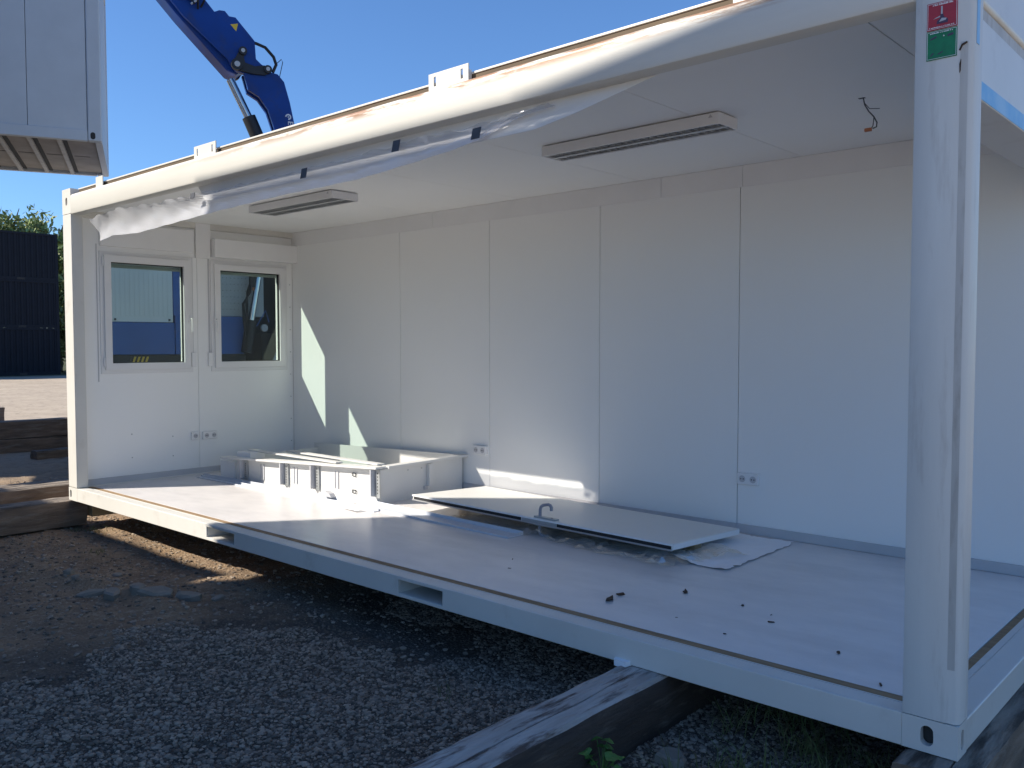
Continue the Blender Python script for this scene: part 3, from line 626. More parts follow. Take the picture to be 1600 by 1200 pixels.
wd_ = MB(); wd_.prism([(0, 0), (0.14, 0), (0.11, 0.028), (0.05, 0.045)], 0, 0.05, lambda a, b, d: (a, d, b)); wo_ = wd_.build('metal_offcut', 'skirt'); wo_.location = (2.18, 1.165, ZF+0.03)
tag(wo_, 'small grey wedge offcut leaning on the trim profiles', 'offcut')

# ------------------------------------------------------------------ the door leaf on the floor
DR = tag(empty('door_leaf', (3.16, 1.30, ZF)), 'cream door leaf lying flat on the container floor', 'door')
DR.rotation_euler = (R(-2.2), R(0.6), R(-0.6))
DL, DW, zb, zt = 2.32, 0.80, 0.098, 0.136
B(0, DL, 0.006, DW, zb, zt).build('panel', 'door', DR, bevel=0.003)
B(0.02, 1.12, -0.002, 0.0055, zb+0.006, zb+0.026).build('edge_seal', 'gasket', DR); B(1.44, DL-0.01, -0.002, 0.0055, zb+0.006, zb+0.026).build('edge_seal', 'gasket', DR)
B(0.0, DL, -0.004, 0.0055, zb-0.004, zb+0.0055).build('edge_rebate', 'alu', DR); B(0.0, DL, -0.003, 0.0055, zb+0.0265, zt-0.0005).build('edge_rebate', 'trim', DR)
B(1.13, 1.43, -0.001, 0.0055, zb+0.006, zb+0.026).build('lock_plate', 'galv', DR)
for x in (1.14, 1.22, 1.36): B(x, x+0.03, -0.0025, -0.0012, zb+0.009, zb+0.023).build('lock_bolt', 'plate', DR)
for sgn, z in ((1, zt), (-1, zb)):
    hp = MB(); z0, z1 = sorted((z, z+sgn*0.012)); hp.box(1.225, 1.415, 0.012, 0.055, z0, z1); pl = hp.build('handle_plate', 'plate', DR, bevel=0.004)
    zz = lambda d: z+sgn*d
    if sgn > 0: pts = [(1.265, 0.033, zz(0.01)), (1.265, 0.033, zz(0.055)), (1.271, 0.033, zz(0.075)), (1.29, 0.033, zz(0.088)), (1.335, 0.033, zz(0.098)), (1.352, 0.033, zz(0.094)), (1.362, 0.033, zz(0.08)), (1.362, 0.033, zz(0.06))]
    else: pts = [(1.265, 0.033, zz(0.01)), (1.265, 0.033, zz(0.05)), (1.272, 0.033, zz(0.068)), (1.30, 0.033, zz(0.078)), (1.36, 0.033, zz(0.078))]
    MB().tube(pts, 0.0105, 10).build('lever', 'handle', DR if False else pl, smooth=True)
    if sgn > 0: MB().tube([(1.37, 0.033, z+0.0122), (1.37, 0.033, z+0.0128)], 0.008, 10).build('keyhole', 'hole', pl)
B(0.5, 0.68, DW-0.03, DW-0.02, zt+0.0003, zt+0.0012).build('stay_mark', 'skirt', DR)
B(DL+0.0005, DL+0.003, 0.01, DW-0.005, zb+0.004, zt-0.006).build('end_strip', 'trim', DR)
for x in (0.15, 1.1, 2.2): B(x, x+0.06, 0.35, 0.43, -0.0, zb-0.001).build('packing_block', 'fresh', DR)

# crumpled clear wrap under the door and the paper sheet
def sheet(name, corners, nu, nv, amp, z, m, seed, rag=0.0, curl=None):
    r2 = np.random.default_rng(seed); V = []; Fc = []; c = [Vector((*p, 0)) for p in corners]
    for i in range(nu):
        for j in range(nv):
            a, b = i/(nu-1), j/(nv-1); p = (c[0]*(1-a)+c[1]*a)*(1-b) + (c[3]*(1-a)+c[2]*a)*b
            if i in (0, nu-1) or j in (0, nv-1): p += Vector((r2.normal()*rag, r2.normal()*rag, 0))
            h = abs(float(vnoise(np.array(p.x), np.array(p.y), 9, seed)-0.5)*2*amp + float(vnoise(np.array(p.x), np.array(p.y), 24, seed+1)-0.5)*amp)
            if curl: h += curl(a, b)
            V.append((p.x, p.y, z+h))
    for i in range(nu-1):
        for j in range(nv-1): Fc.append((i*nv+j, (i+1)*nv+j, (i+1)*nv+j+1, i*nv+j+1))
    mb = MB(); mb.add(V, Fc); return mb.build(name, m, None, smooth=(m == 'paper'), angle=180, fix=False)
o = sheet('clear_wrap', [(3.55, 1.33), (5.48, 1.12), (5.75, 1.75), (3.5, 1.9)], 70, 24, 0.045, ZF+0.002, 'wrap', 5, 0.012)
tag(o, 'crumpled clear plastic wrap spread under the door leaf', 'plastic wrap')
o = sheet('paper_sheet', [(5.20, 1.33), (5.81, 1.32), (5.79, 2.25), (5.20, 2.26)], 30, 30, 0.008, ZF+0.004, 'paper', 9, 0.006,
          lambda a, b: 0.035*math.exp(-((a-0.42)/0.13)**2)*max(0, 1-b*5) + 0.02*max(0, a-0.9)*10*max(0, 1-b*3)*0.4)
tag(o, 'white paper sheet sticking out from under the door leaf', 'paper')
o = sheet('paper_scrap', [(2.66, 1.0), (2.86, 0.99), (2.88, 1.06), (2.68, 1.075)], 8, 6, 0.01, ZF+0.012, 'paper', 3, 0.004)
tag(o, 'small white paper scrap at the end of the thin trim profile', 'paper')
# bark chips and leaf bits on the floor
chips = [(5.651,0.43,.030,'largest brown leaf crumb, nearest the plywood edge below the fork pocket'),(5.639,0.54,.022,'curled brown leaf bit just beyond the largest crumb'),(5.859,0.802,.022,'brown leaf bit lying alone short of the paper sheet'),
 (6.188,0.786,.012,'small brown crumb in the middle of the open floor'),(6.412,0.642,.013,'brown crumb towards the near post'),(6.798,0.45,.012,'brown crumb nearest the near post'),(6.36,0.74,.007,'tiny crumb between the two middle crumbs'),
 (6.33,0.35,.009,'tiny crumb near the plywood edge'),(6.05,0.41,.006,'tiny dark crumb left of the floor stains'),(7.05,0.22,.012,'thin leaf stalk beside the near post foot'),(7.17,0.45,.009,'dark crumb on the floor behind the near post'),
 (4.73,0.72,.008,'small dark crumb below the trim profile end'),(4.86,0.55,.008,'small dark crumb before the door handle')]
for k, (x, y, s, lab) in enumerate(chips):
    r2 = random.Random(k); mb = MB(); ring = []
    n = 7
    for i in range(n): a = 2*math.pi*i/n; r = s*(0.55+0.7*r2.random()); ring.append((r*1.4*math.cos(a), r*0.6*math.sin(a), 0.001+0.35*s*r2.random()))
    V = ring + [(p[0]*0.9, p[1]*0.9, p[2]+0.25*s) for p in ring]
    mb.add(V, [tuple(range(n-1, -1, -1)), tuple(range(n, 2*n))] + [(i, (i+1) % n, n+(i+1) % n, n+i) for i in range(n)])
    o = mb.build('leaf_crumb', 'bark'); o.location = (x, y, ZF); o.rotation_euler = (0, 0, r2.random()*3); tag(o, lab, 'leaf crumb', 'leaf crumbs on the floor')

# ------------------------------------------------------------------ timbers
def timber(cx_, y0, y1, wd, z0, z1, m, lab, seed, rz=0.0):
    """old sleeper: worn edges, a long drying crack in the top, bleached top and sides darkened for stain and shade"""
    nyy, nz = max(8, int((y1-y0)/0.05)), 5; r2 = np.random.default_rng(seed); hx = wd/2
    fx = [-1, -0.72, -0.4, -0.1, 0.125, 0.15, 0.175, 0.45, 0.75, 1]; nx = len(fx)-1; V = []; idx = {}; Fc = []; mi = []
    ph = r2.random()*6
    def vert(i, j, k):
        key = (i, j, k)
        if key not in idx:
            y = (y1-y0)*j/nyy; x = hx*fx[i]; z = z0+(z1-z0)*k/nz
            if 4 <= i <= 6: x += 0.018*math.sin(y*1.7+ph)+0.006*math.sin(y*7+ph)
            e = (i in (0, nx)) + (k in (0, nz)); n1 = float(vnoise(np.array(y+seed), np.array(fx[i]*2+k), 4.0, seed % 200+5))-0.5
            if i in (0, nx): x -= math.copysign((0.012 if k == nz else 0.0)+0.018*abs(n1), x)
            if k == nz: z -= 0.012*abs(n1)+(0.010+0.012*max(0, n1) if i in (0, nx) else 0)+(0.022 if i == 5 else 0)
            if j in (0, nyy): y += r2.normal()*0.006
            idx[key] = len(V); V.append((x, y, z))
        return idx[key]
    for j in range(nyy):
        for i in range(nx):
            for k in (0, nz): Fc.append((vert(i,j,k), vert(i+1,j,k), vert(i+1,j+1,k), vert(i,j+1,k))); mi.append(0 if k else 1)
        for k in range(nz):
            for i in (0, nx): Fc.append((vert(i,j,k), vert(i,j+1,k), vert(i,j+1,k+1), vert(i,j,k+1))); mi.append(1)
    for i in range(nx):
        for k in range(nz):
            for j in (0, nyy): Fc.append((vert(i,j,k), vert(i+1,j,k), vert(i+1,j,k+1), vert(i,j,k+1))); mi.append(1)
    mb = MB(); mb.add(V, Fc); o = mb.build('timber_beam', m, None, smooth=True, angle=28)
    o.data.materials.append(M['stain_shade' if m == 'woodpale' else 'side']); o.data.polygons.foreach_set('material_index', mi)
    o.location = (cx_, y0, 0); o.rotation_euler = (0, 0, rz); return tag(o, lab, 'timber', 'old timber beams')
timber(6.145, -2.4, 2.5, 0.25, -0.27, -0.001, 'woodpale', 'pale cracked timber beam running out from under the container towards the viewer', 3, R(0.3))
timber(7.335, -0.12, 2.6, 0.27, -0.27, -0.001, 'wood', 'dark timber beam under the right end of the container', 8)
timber(-0.10, -2.2, 0.14, 0.27, -0.235, -0.001, 'wood', 'mottled timber beam under the front left corner of the container', 12)
fb_ = B(-0.02, 0.09, 0.16, 2.3, -0.17, -0.002).build('pine_block', 'fresh', None, bevel=0.004); tag(fb_, 'fresh yellow pine block under the left end of the container', 'timber')
timber(-1.20, -2.6, 1.6, 0.28, -0.27, -0.005, 'wood', 'brown timber beam second from the container corner', 17, R(-2))
timber(-2.0, -2.6, 1.9, 0.24, -0.27, -0.12, 'wood', 'sunken timber beam third from the container corner', 41, R(2))
timber(-6.4, -2.0, 4.5, 0.26, -0.25, -0.04, 'wood', 'lower timber of the low pile across the yard', 23, R(1))
timber(-6.55, -2.0, 4.5, 0.28, -0.035, 0.23, 'wood', 'upper timber of the low pile across the yard', 29, R(-1))
timber(-5.2, 1.5, 3.4, 0.2, -0.27, -0.12, 'wood', 'short dark timber offcut in front of the low pile', 31, R(6))
timber(-11.5, 0.5, 3.05, 0.5, -0.27, 0.14, 'wood', 'thick timber stub behind the low pile', 37)

# ------------------------------------------------------------------ broken concrete, loose stones
def rock(x, y, sx, sy, sz, seed, lab, cat='stone', grp='broken concrete pieces in the yard', m='stone'):
    r2 = random.Random(seed); n = 7; ring = []
    for i in range(n): a = 2*math.pi*(i+r2.random()*0.5)/n; r = 0.75+0.4*r2.random(); ring.append((sx*r*math.cos(a), sy*r*math.sin(a)))
    V = [(a, b, -0.02) for a, b in ring] + [(a*1.02, b*1.02, sz*(0.6+0.3*r2.random())) for a, b in ring] + [(a*0.8, b*0.8, sz*(0.9+0.2*r2.random())) for a, b in ring]
    Fc = [tuple(range(n-1, -1, -1)), tuple(range(2*n, 3*n))]
    for q in (0, n): Fc += [(q+i, q+(i+1) % n, q+n+(i+1) % n, q+n+i) for i in range(n)]
    mb = MB(); mb.add(V, Fc); o = mb.build('concrete_chunk', m); o.location = (x, y, float(gheight(x, y))-0.3*sz); o.rotation_euler = (r2.uniform(-.12, .12), r2.uniform(-.12, .12), r2.random()*6)
    return tag(o, lab, cat, grp)
for a in ((1.79,-0.69,.035,.03,.05,1,'small pale cube-like stone on the dirt at far left'),(1.95,-0.70,.035,.025,.03,2,'flat stone next to the pale cube-like stone'),(2.36,-0.76,.10,.07,.045,3,'left end slab of the broken concrete row'),
          (2.52,-0.70,.09,.06,.05,4,'second slab from the left of the broken concrete row'),(2.60,-0.58,.09,.05,.05,5,'slab lying behind the broken concrete row'),(2.74,-0.52,.11,.07,.06,6,'middle chunk of the broken concrete row'),
          (2.90,-0.38,.10,.06,.06,7,'right end chunk of the broken concrete row'),(1.95,-0.42,.055,.035,.025,8,'lone flat stone in the shade before the sunlit strip'),(3.05,-0.25,.05,.04,.03,9,'small lump past the right end of the concrete row'),
          (6.42,-0.22,.09,.06,.05,10,'flat dark slab beside the pale timber beam under the container'),(6.52,-0.40,.06,.04,.04,11,'small stone next to the leafy weed'),(6.85,-0.25,.05,.03,.03,12,'pale stone under the front beam near the corner'),
          (7.05,-0.12,.16,.10,.06,13,'concrete lump under the near corner casting')): rock(*a)
tm = MB(); tm.M = Matrix.Translation((6.03, 0.0, -0.012)); ch = tm.prism([(-.03, -.02), (.035, -.03), (.045, .01), (.0, .03), (-.04, .012)], 0, 0.03, XY).build('plaster_chunk', 'paper'); tag(ch, 'white plaster crumb on the edge of the pale timber beam', 'plaster crumb')

# ------------------------------------------------------------------ pebbles (stuff)
def pebbles(n, fn, smin, smax, name, lab, seed):
    r = np.random.default_rng(seed); P = fn(r, n); n = len(P)
    t = (1+5**.5)/2
    ico = np.array([(-1,t,0),(1,t,0),(-1,-t,0),(1,-t,0),(0,-1,t),(0,1,t),(0,-1,-t),(0,1,-t),(t,0,-1),(t,0,1),(-t,0,-1),(-t,0,1)])/math.sqrt(1+t*t)
    fc = np.array([(0,11,5),(0,5,1),(0,1,7),(0,7,10),(0,10,11),(1,5,9),(5,11,4),(11,10,2),(10,7,6),(7,1,8),(3,9,4),(3,4,2),(3,2,6),(3,6,8),(3,8,9),(4,9,5),(2,4,11),(6,2,10),(8,6,7),(9,8,1)])
    s = smin+(smax-smin)*r.random(n)**3.2
    V = ico[None]*(0.72+0.56*r.random((n, 12, 1)))
    V = V*(s[:, None, None]*np.stack([0.8+0.6*r.random(n), 0.7+0.4*r.random(n), 0.4+0.3*r.random(n)], -1)[:, None, :])
    a = r.random(n)*6.283; ca, sa = np.cos(a)[:, None], np.sin(a)[:, None]
    x = V[..., 0]*ca-V[..., 1]*sa; y = V[..., 0]*sa+V[..., 1]*ca
    V = np.stack([x+P[:, :1], y+P[:, 1:2], V[..., 2]+(gheight(P[:, 0], P[:, 1])+s*0.22)[:, None]], -1).reshape(-1, 3)
    Fc = (fc[None]+12*np.arange(n)[:, None, None]).reshape(-1, 3)
    o = np_mesh(name, V, Fc, 'pebble'); tag(o, lab, 'gravel', None, 'stuff')
def seen(x, y, m=260):
    d = np.stack([x-8.2085, y+3.1025, np.full_like(x, GZ-1.3831)], -1); D = d @ np.array(fw); D = np.where(D < 0.3, 0.3, D)
    u = 800+1370*(d @ np.array(rt2))/D; v = 600-1370*(d @ np.array(up2))/D
    return (u > -m) & (u < 1600+m) & (v < 1200+m)
def near(r, n):
    x = r.uniform(2.6, 7.2, n*6); y = r.uniform(-2.9, 1.1, n*6)
    k = seen(x, y); x, y = x[k], y[k]
    keep = (vnoise(x, y, 1.3, 40)*0.8+vnoise(x, y, 5, 41)*0.3+np.clip((x-3.3)/2.2, -0.5, 0.42)) > 0.66
    return np.stack([x, y], -1)[keep][:n]
pebbles(105000, near, 0.0022, 0.0135, 'gravel', 'dark grey gravel in the shade in front of the container', 1)
def sparse(r, n):
    x = r.uniform(-3, 5.5, n); y = r.uniform(-2.2, 1.0, n); return np.stack([x, y], -1)
pebbles(20000, sparse, 0.0025, 0.018, 'loose_stones', 'scattered small stones on the brown dirt', 2)
def right(r, n):
    x = r.uniform(7.3, 9.2, n); y = r.uniform(-0.8, 3, n); return np.stack([x, y], -1)
pebbles(9000, right, 0.005, 0.02, 'gravel', 'grey gravel beside the right end of the container', 3)

# ------------------------------------------------------------------ weeds and dry grass
wp = tag(empty('leafy_weed', (6.33, -0.55, GZ+0.03)), 'small bright green weed beside the pale timber beam', 'plant')
r2 = random.Random(4)
for k in range(17):
    a = r2.random()*6.28; h = 0.04+0.10*r2.random(); rr = 0.02+0.06*r2.random(); s = 0.014+0.012*r2.random()
    c = Vector((rr*math.cos(a), rr*math.sin(a), h)); mb = MB(); V = [c]
    tx = Vector((math.cos(a), math.sin(a), -0.25)).normalized(); ty = Vector((-math.sin(a), math.cos(a), 0.15*r2.uniform(-1, 1))).normalized()
    for i in range(10):
        b = 2*math.pi*i/10; q = s*(1.0+0.10*math.cos(5*b)); V.append(c+tx*q*math.cos(b)*1.15+ty*q*math.sin(b)+Vector((0, 0, 0.006*math.cos(2*b))))
    mb.add(V, [(0, 1+i, 1+(i+1) % 10) for i in range(10)]); mb.build('leaf', 'weed', wp, fix=False)
    MB().tube([(0, 0, 0.0), (c.x*0.4, c.y*0.4, h*0.6), tuple(c)], 0.0016, 5).build('stem', 'weed', wp)
def grass(n, fn, hmin, hmax, lab, seed):
    r = np.random.default_rng(seed); P = fn(r, n); n = len(P); h = r.uniform(hmin, hmax, n); a = r.random(n)*6.283; b = r.random(n)*6.283
    lean = h*r.uniform(0.2, 1.2, n); z = gheight(P[:, 0], P[:, 1]); wv = 0.0022
    V = np.zeros((n, 5, 3))
    for i, (t, s) in enumerate(((0, 1), (0, -1), (0.55, 0.8), (0.55, -0.8), (1, 0))):
        V[:, i, 0] = P[:, 0]+lean*t*t*np.cos(a)+s*wv*np.cos(b); V[:, i, 1] = P[:, 1]+lean*t*t*np.sin(a)+s*wv*np.sin(b); V[:, i, 2] = z+h*t*(1-0.25*t)
    base = 5*np.arange(n)[:, None]
    Fc = np.concatenate([base+np.array([[0, 1, 3]]), base+np.array([[0, 3, 2]]), base+np.array([[2, 3, 4]])])
    tag(np_mesh('dry_grass', V.reshape(-1, 3), Fc, 'grass'), lab, 'grass', None, 'stuff')
def g1(r, n):
    k = r.integers(0, 26, n); c = np.stack([r.uniform(6.3, 7.2, 26), r.uniform(-0.35, 0.6, 26)], -1); return c[k]+r.normal(0, 0.05, (n, 2))
grass(900, g1, 0.05, 0.2, 'dry grass in the dark under the front beam', 6)
def g2(r, n):
    c = np.array([(0.2, 0.0), (0.35, 0.1), (-0.9, 0.1), (-0.75, 0.2), (1.2, -0.25), (5.25, -0.35), (-1.0, 0.4)]); return c[r.integers(0, len(c), n)]+r.normal(0, 0.05, (n, 2))
grass(160, g2, 0.02, 0.09, 'wisps of dry grass around the timbers and on the dirt', 8)
def g3(r, n):
    return np.stack([r.uniform(-43.3, -40.5, n), r.uniform(2, 22, n)], -1)

# ------------------------------------------------------------------ crane truck seen through the windows
TK = tag(empty('crane_truck', (-4.2, 4.0, GZ)), 'blue truck with a folding crane, seen through the windows and above the roof', 'truck')
def tb(x0, x1, y0, y1, z0, z1, name, m, par=None, bev=0.006): return B(x0+4.2, x1+4.2, y0-4.0, y1-4.0, z0-GZ, z1-GZ).build(name, m, par or TK, bevel=bev)
tb(-4.75, -3.65, -0.2+1.9, 8.6, 0.72, 0.98, 'chassis', 'black')
bd = tb(-5.45, -3.0, 1.70, 3.53, 1.05, 1.26, 'bed', 'black')
tb(-5.4, -2.985, 1.70, 2.515, 1.262, 1.675, 'side_board', 'truckblue'); tb(-5.4, -2.985, 2.525, 3.50, 1.262, 1.77, 'side_board', 'truckblue')
wb = tb(-5.4, -3.005, 1.695, 2.50, 1.68, 2.95, 'white_body', 'truckwhite')
for k in range(12): tb(-3.0045, -3.001, 1.745+k*0.062, 1.772+k*0.062, 1.76, 2.9, 'panel_rib', 'truckwhite', wb, 0.0015)
for y in (1.74, 2.45): tb(-3.0045, -2.99, y-0.012, y+0.012, 1.70, 1.724, 'body_bolt', 'black', wb, 0)
tb(-5.4, -3.0, 2.505, 2.70, 1.77, 2.95, 'corner_pillar', 'truckblue')
pp = tb(-5.4, -3.02, 2.705, 3.82, 1.775, 2.95, 'headboard', 'perf')
for i in range(12):
    for j in range(7):
        y = 3.10+i*0.056; z = 1.87+j*0.085
        MB().tube([(-3.0195+4.2, y-4, z-GZ), (-3.0185+4.2, y-4, z-GZ)], 0.006, 6).build('perforation', 'duct', pp)
hz = tb(-2.998, -2.985, 1.93, 2.16, 1.13, 1.24, 'hazard_plate', 'black', bd, 0)
for k in range(4):
    y = 1.935+k*0.055; MB().prism([(y-4, 1.135-GZ), (y-4+0.028, 1.135-GZ), (y-4+0.065, 1.235-GZ), (y-4+0.037, 1.235-GZ)], -2.984+4.2, -2.982+4.2, YZ).build('hazard_stripe', 'yellow', hz)
for y in (2.4, 3.5, 6.6):
    for sx in (-1, 1):
        cxw = -4.2+sx*1.02; mb = MB(); n = 28
        mb.tube([(cxw-0.14+4.2, y-4, 0.5), (cxw-0.12+4.2, y-4, 0.5), (cxw+0.12+4.2, y-4, 0.5), (cxw+0.14+4.2, y-4, 0.5)], [0.44, 0.5, 0.5, 0.44], n)
        wh = mb.build('wheel', 'gasket', TK, smooth=True); MB().tube([(cxw+sx*0.12+4.2, y-4, 0.5), (cxw+sx*0.145+4.2, y-4, 0.5)], [0.28, 0.25], 20).build('rim', 'galv', wh, smooth=True)
cbm = MB(); cbm.prism([(5.0-4, 0.6-GZ), (7.3-4, 0.6-GZ), (7.35-4, 1.5-GZ), (7.05-4, 2.75-GZ), (6.7-4, 2.95-GZ), (5.0-4, 2.95-GZ)], -1.2, 1.2, lambda a, b, d: (d, a, b)); ca = cbm.build('cab', 'truckblue', TK, bevel=0.04)
MB().prism([(5.9-4, 1.75-GZ), (6.95-4, 1.75-GZ), (6.8-4, 2.6-GZ), (5.9-4, 2.6-GZ)], 1.201, 1.205, lambda a, b, d: (d, a, b)).build('side_window', 'gasket', ca)
tb(-5.2, -3.3, 7.32, 7.325, 1.75, 2.6, 'windscreen', 'gasket', ca, 0)
# crane column, cylinder and hoses in the right window
tb(-4.6, -3.35, 3.9, 4.75, 0.98, 1.55, 'crane_base', 'black')
co = MB(); co.M = Matrix.Translation((0.2, 0.3, 0)); co.box(-0.28, 0.30, -0.38, 0.30, 1.5, 4.4); co.build('crane_column', 'black', TK, bevel=0.03)
MB().tube([(1.08, -0.42, 1.72-GZ), (1.04, -0.24, 2.6-GZ), (1.0, -0.1, 3.4-GZ)], 0.055, 16).build('slew_cylinder', 'steel', TK, smooth=True)
MB().tube([(1.08, -0.42, 1.72-GZ), (1.10, -0.50, 1.28-GZ)], 0.075, 16).build('cylinder_foot', 'black', TK, smooth=True)
for k in range(4):
    pts = [(1.1+0.015*k, -0.50-0.01*k+0.03*math.sin(i*0.9+k), 1.5-GZ+i*0.22) if i < 3 else (1.1+0.015*k, -0.46+0.05*(i-3)+0.02*math.sin(i*1.7+k), 1.5-GZ+i*0.2) for i in range(8)]
    MB().tube(pts, 0.013, 6).build('hydraulic_hose', 'gasket', TK, smooth=True)
B(1.08, 1.16, -0.44, -0.37, 2.17-GZ, 2.38-GZ).build('valve_block', 'black', TK, bevel=0.008)
for z in (2.13, 2.385): MB().tube([(1.12, -0.40, z-GZ), (1.12, -0.385, z+0.05-GZ)], 0.016, 8).build('hose_fitting', 'copper', TK)
MB().tube([(1.06, -0.22, 1.62-GZ), (1.11, -0.22, 1.62-GZ)], 0.05, 16).build('pin', 'skirt', TK, smooth=True)
MB().tube([(1.10, -0.34, 1.64-GZ), (1.10, -0.20, 1.86-GZ), (1.10, -0.15, 1.70-GZ)], 0.008, 6).build('blue_rope', 'truckblue', TK)
lg = MB(); lg.prism([(-0.13, 1.05-GZ), (0.5, 1.05-GZ), (0.5, 1.98-GZ), (0.22, 1.80-GZ)], 1.02, 1.06, YZ); lg.build('outrigger_plate', 'perf', TK)
# the truck stands slightly turned; the crane above it is slewed on its own
piv = Vector((-3.0+4.2, 1.70-4.0, 0)); TR12 = Matrix.Translation(piv) @ Matrix.Rotation(R(-12), 4, 'Z') @ Matrix.Diagonal((1, 0.93, 1, 1)) @ Matrix.Translation(-piv)
for ch_ in TK.children:
    nm_ = ch_.name.split('.')[0]
    if nm_ != 'crane_column': ch_.matrix_basis = TR12 @ Matrix.Translation((0.2 if nm_ in ('slew_cylinder', 'cylinder_foot', 'hydraulic_hose', 'valve_block', 'hose_fitting', 'pin', 'blue_rope', 'outrigger_plate') else 0.0, 0, 0))
# folding boom above the roof: plane through the column
Ou = Vector((-4.0+4.2, 4.3-4.0, -GZ)); uu = Vector((-0.42, -0.9075, 0)).normalized(); nn = Vector((-uu.y, uu.x, 0))
CP = lambda a, b, d: tuple(Ou + uu*a + nn*d + Vector((0, 0, b)))
A = [(-0.24,4.0),(-0.30,4.3),(-0.382,4.534),(-0.33,4.75),(-0.25,5.0),(-0.12,5.18),(0.04,5.27),(0.108,5.528),(-0.081,5.589),(-0.27,5.573),(-0.404,5.55),(-0.499,5.444),(-0.583,5.141),(-0.675,4.688),(-0.75,4.2),(-0.75,4.0)]
bA = MB()
bA.prism(A, 0.08, 0.16, CP); bA.prism(A, -0.14, -0.06, CP); bA.prism([(-0.5,4.0),(-0.48,4.6),(-0.42,5.1),(-0.3,5.4),(-0.36,5.5),(-0.5,5.4),(-0.58,5.1),(-0.66,4.6),(-0.7,4.0)], -0.06, 0.08, CP)
oA = bA.build('main_boom', 'blue', TK, bevel=0.008)
MB().prism([(-0.5, 4.0), (-0.2, 3.7), (0.3, 3.2), (0.4, 2.6), (-0.3, 2.6), (-0.9, 3.6), (-0.75, 4.05)], -0.13, 0.15, CP).build('boom_foot', 'blue', TK, bevel=0.01)
bd_ = Vector((0.6, 0.78)).normalized()
Bp = [(-0.271,5.612),(-0.157,5.675),(-0.083,5.743),(-0.067,6.01),(0.208,6.325),(0.26,6.31),(0.282,6.335),(0.36,6.40),(0.44,6.40),(0.51,6.367),(0.635,6.518),(3.9,10.4),(4.4,10.1),(1.264,6.424),(0.431,5.556),(0.293,5.53),(0.183,5.50),(-0.02,5.48)]
# the tapered box section: near web plate plus narrower far web, so that the underside shows
oB = MB().prism([(-0.271,5.612),(-0.157,5.675),(-0.083,5.743),(-0.067,6.01),(0.208,6.325),(0.30,6.33),(0.36,6.40),(0.44,6.40),(0.51,6.367),(0.635,6.518),(3.9,10.4),(4.2,10.15),(0.95,6.25),(0.36,5.72),(0.22,5.53),(-0.02,5.48)], 0.06, 0.16, CP).build('outer_boom', 'blue', TK, bevel=0.008)
MB().prism([(0.0,5.7),(0.45,6.2),(3.9,10.3),(4.25,10.05),(1.05,6.30),(0.34,5.55),(0.2,5.5)], -0.40, 0.0595, CP).build('boom_underbody', 'blue', TK, bevel=0.02)
for (a, b), r, nm in (((0.20,5.613),0.085,'knuckle_pin'), ((0.113,5.824),0.06,'link_pin'), ((-0.251,5.59),0.06,'elbow_pin')):
    o = MB().tube([CP(a,b,0.161), CP(a,b,0.235)], r, 24).build(nm, 'black', TK, smooth=True); MB().tube([CP(a,b,0.2355), CP(a,b,0.245)], r*0.5, 16).build('pin_cap', 'perf', o, smooth=True)
MB().tube([CP(0.20,5.613,-0.26), CP(0.20,5.613,0.16)], 0.06, 20).build('cross_pin', 'alu', TK, smooth=True)
MB().tube([CP(0.20,5.613,-0.33), CP(0.20,5.613,-0.265)], 0.10, 24).build('knuckle_pin', 'black', TK, smooth=True)
MB().prism([(0.25,5.56),(0.15,5.53),(-0.03,5.50),(-0.20,5.50),(-0.29,5.55),(-0.28,5.63),(-0.20,5.65),(-0.06,5.62),(0.08,5.66),(0.10,5.74),(0.07,5.82),(0.13,5.87),(0.18,5.80),(0.24,5.68)], 0.162, 0.20, CP).build('link_plate', 'black', TK, bevel=0.006)
MB().tube([CP(0.28,5.44,-0.03), CP(0.012,4.885,-0.03)], 0.062, 20).build('lift_cylinder_rod', 'steel', TK, smooth=True)
MB().tube([CP(0.015,4.90,-0.03), CP(-0.35,4.05,-0.03)], 0.105, 20).build('lift_cylinder', 'black', TK, smooth=True)
MB().prism([(0.284,6.21),(0.173,6.235),(0.202,6.117)], 0.1605, 0.1625, CP).build('warning_triangle', 'yellow', TK)
MB().tube([CP(-0.02,6.0,0.12), CP(-0.10,5.985,0.12), CP(-0.227,5.944,0.12), CP(-0.35,5.815,0.12), CP(-0.387,5.703,0.12), CP(-0.335,5.58,0.12)], 0.024, 8).build('hydraulic_hose', 'gasket', TK, smooth=True)
MB().tube([CP(-0.39,5.72,0.1), CP(-0.47,5.80,0.1), CP(-0.49,5.76,0.1), CP(-0.44,5.53,0.1)], 0.006, 5).build('hydraulic_hose', 'gasket', TK)
r2 = random.Random(5)
for k in range(9):
    a0 = 0.62+0.04*k; pts = [CP(a0+r2.uniform(-.08,.08), 6.38+r2.uniform(-.03,.12)+0.09*i, 0.02+0.26*math.sin(i*0.8+k*0.3)) for i in range(5)]
    MB().tube(pts, 0.016, 6).build('hydraulic_hose', 'gasket' if k % 4 else 'perf', TK, smooth=True)
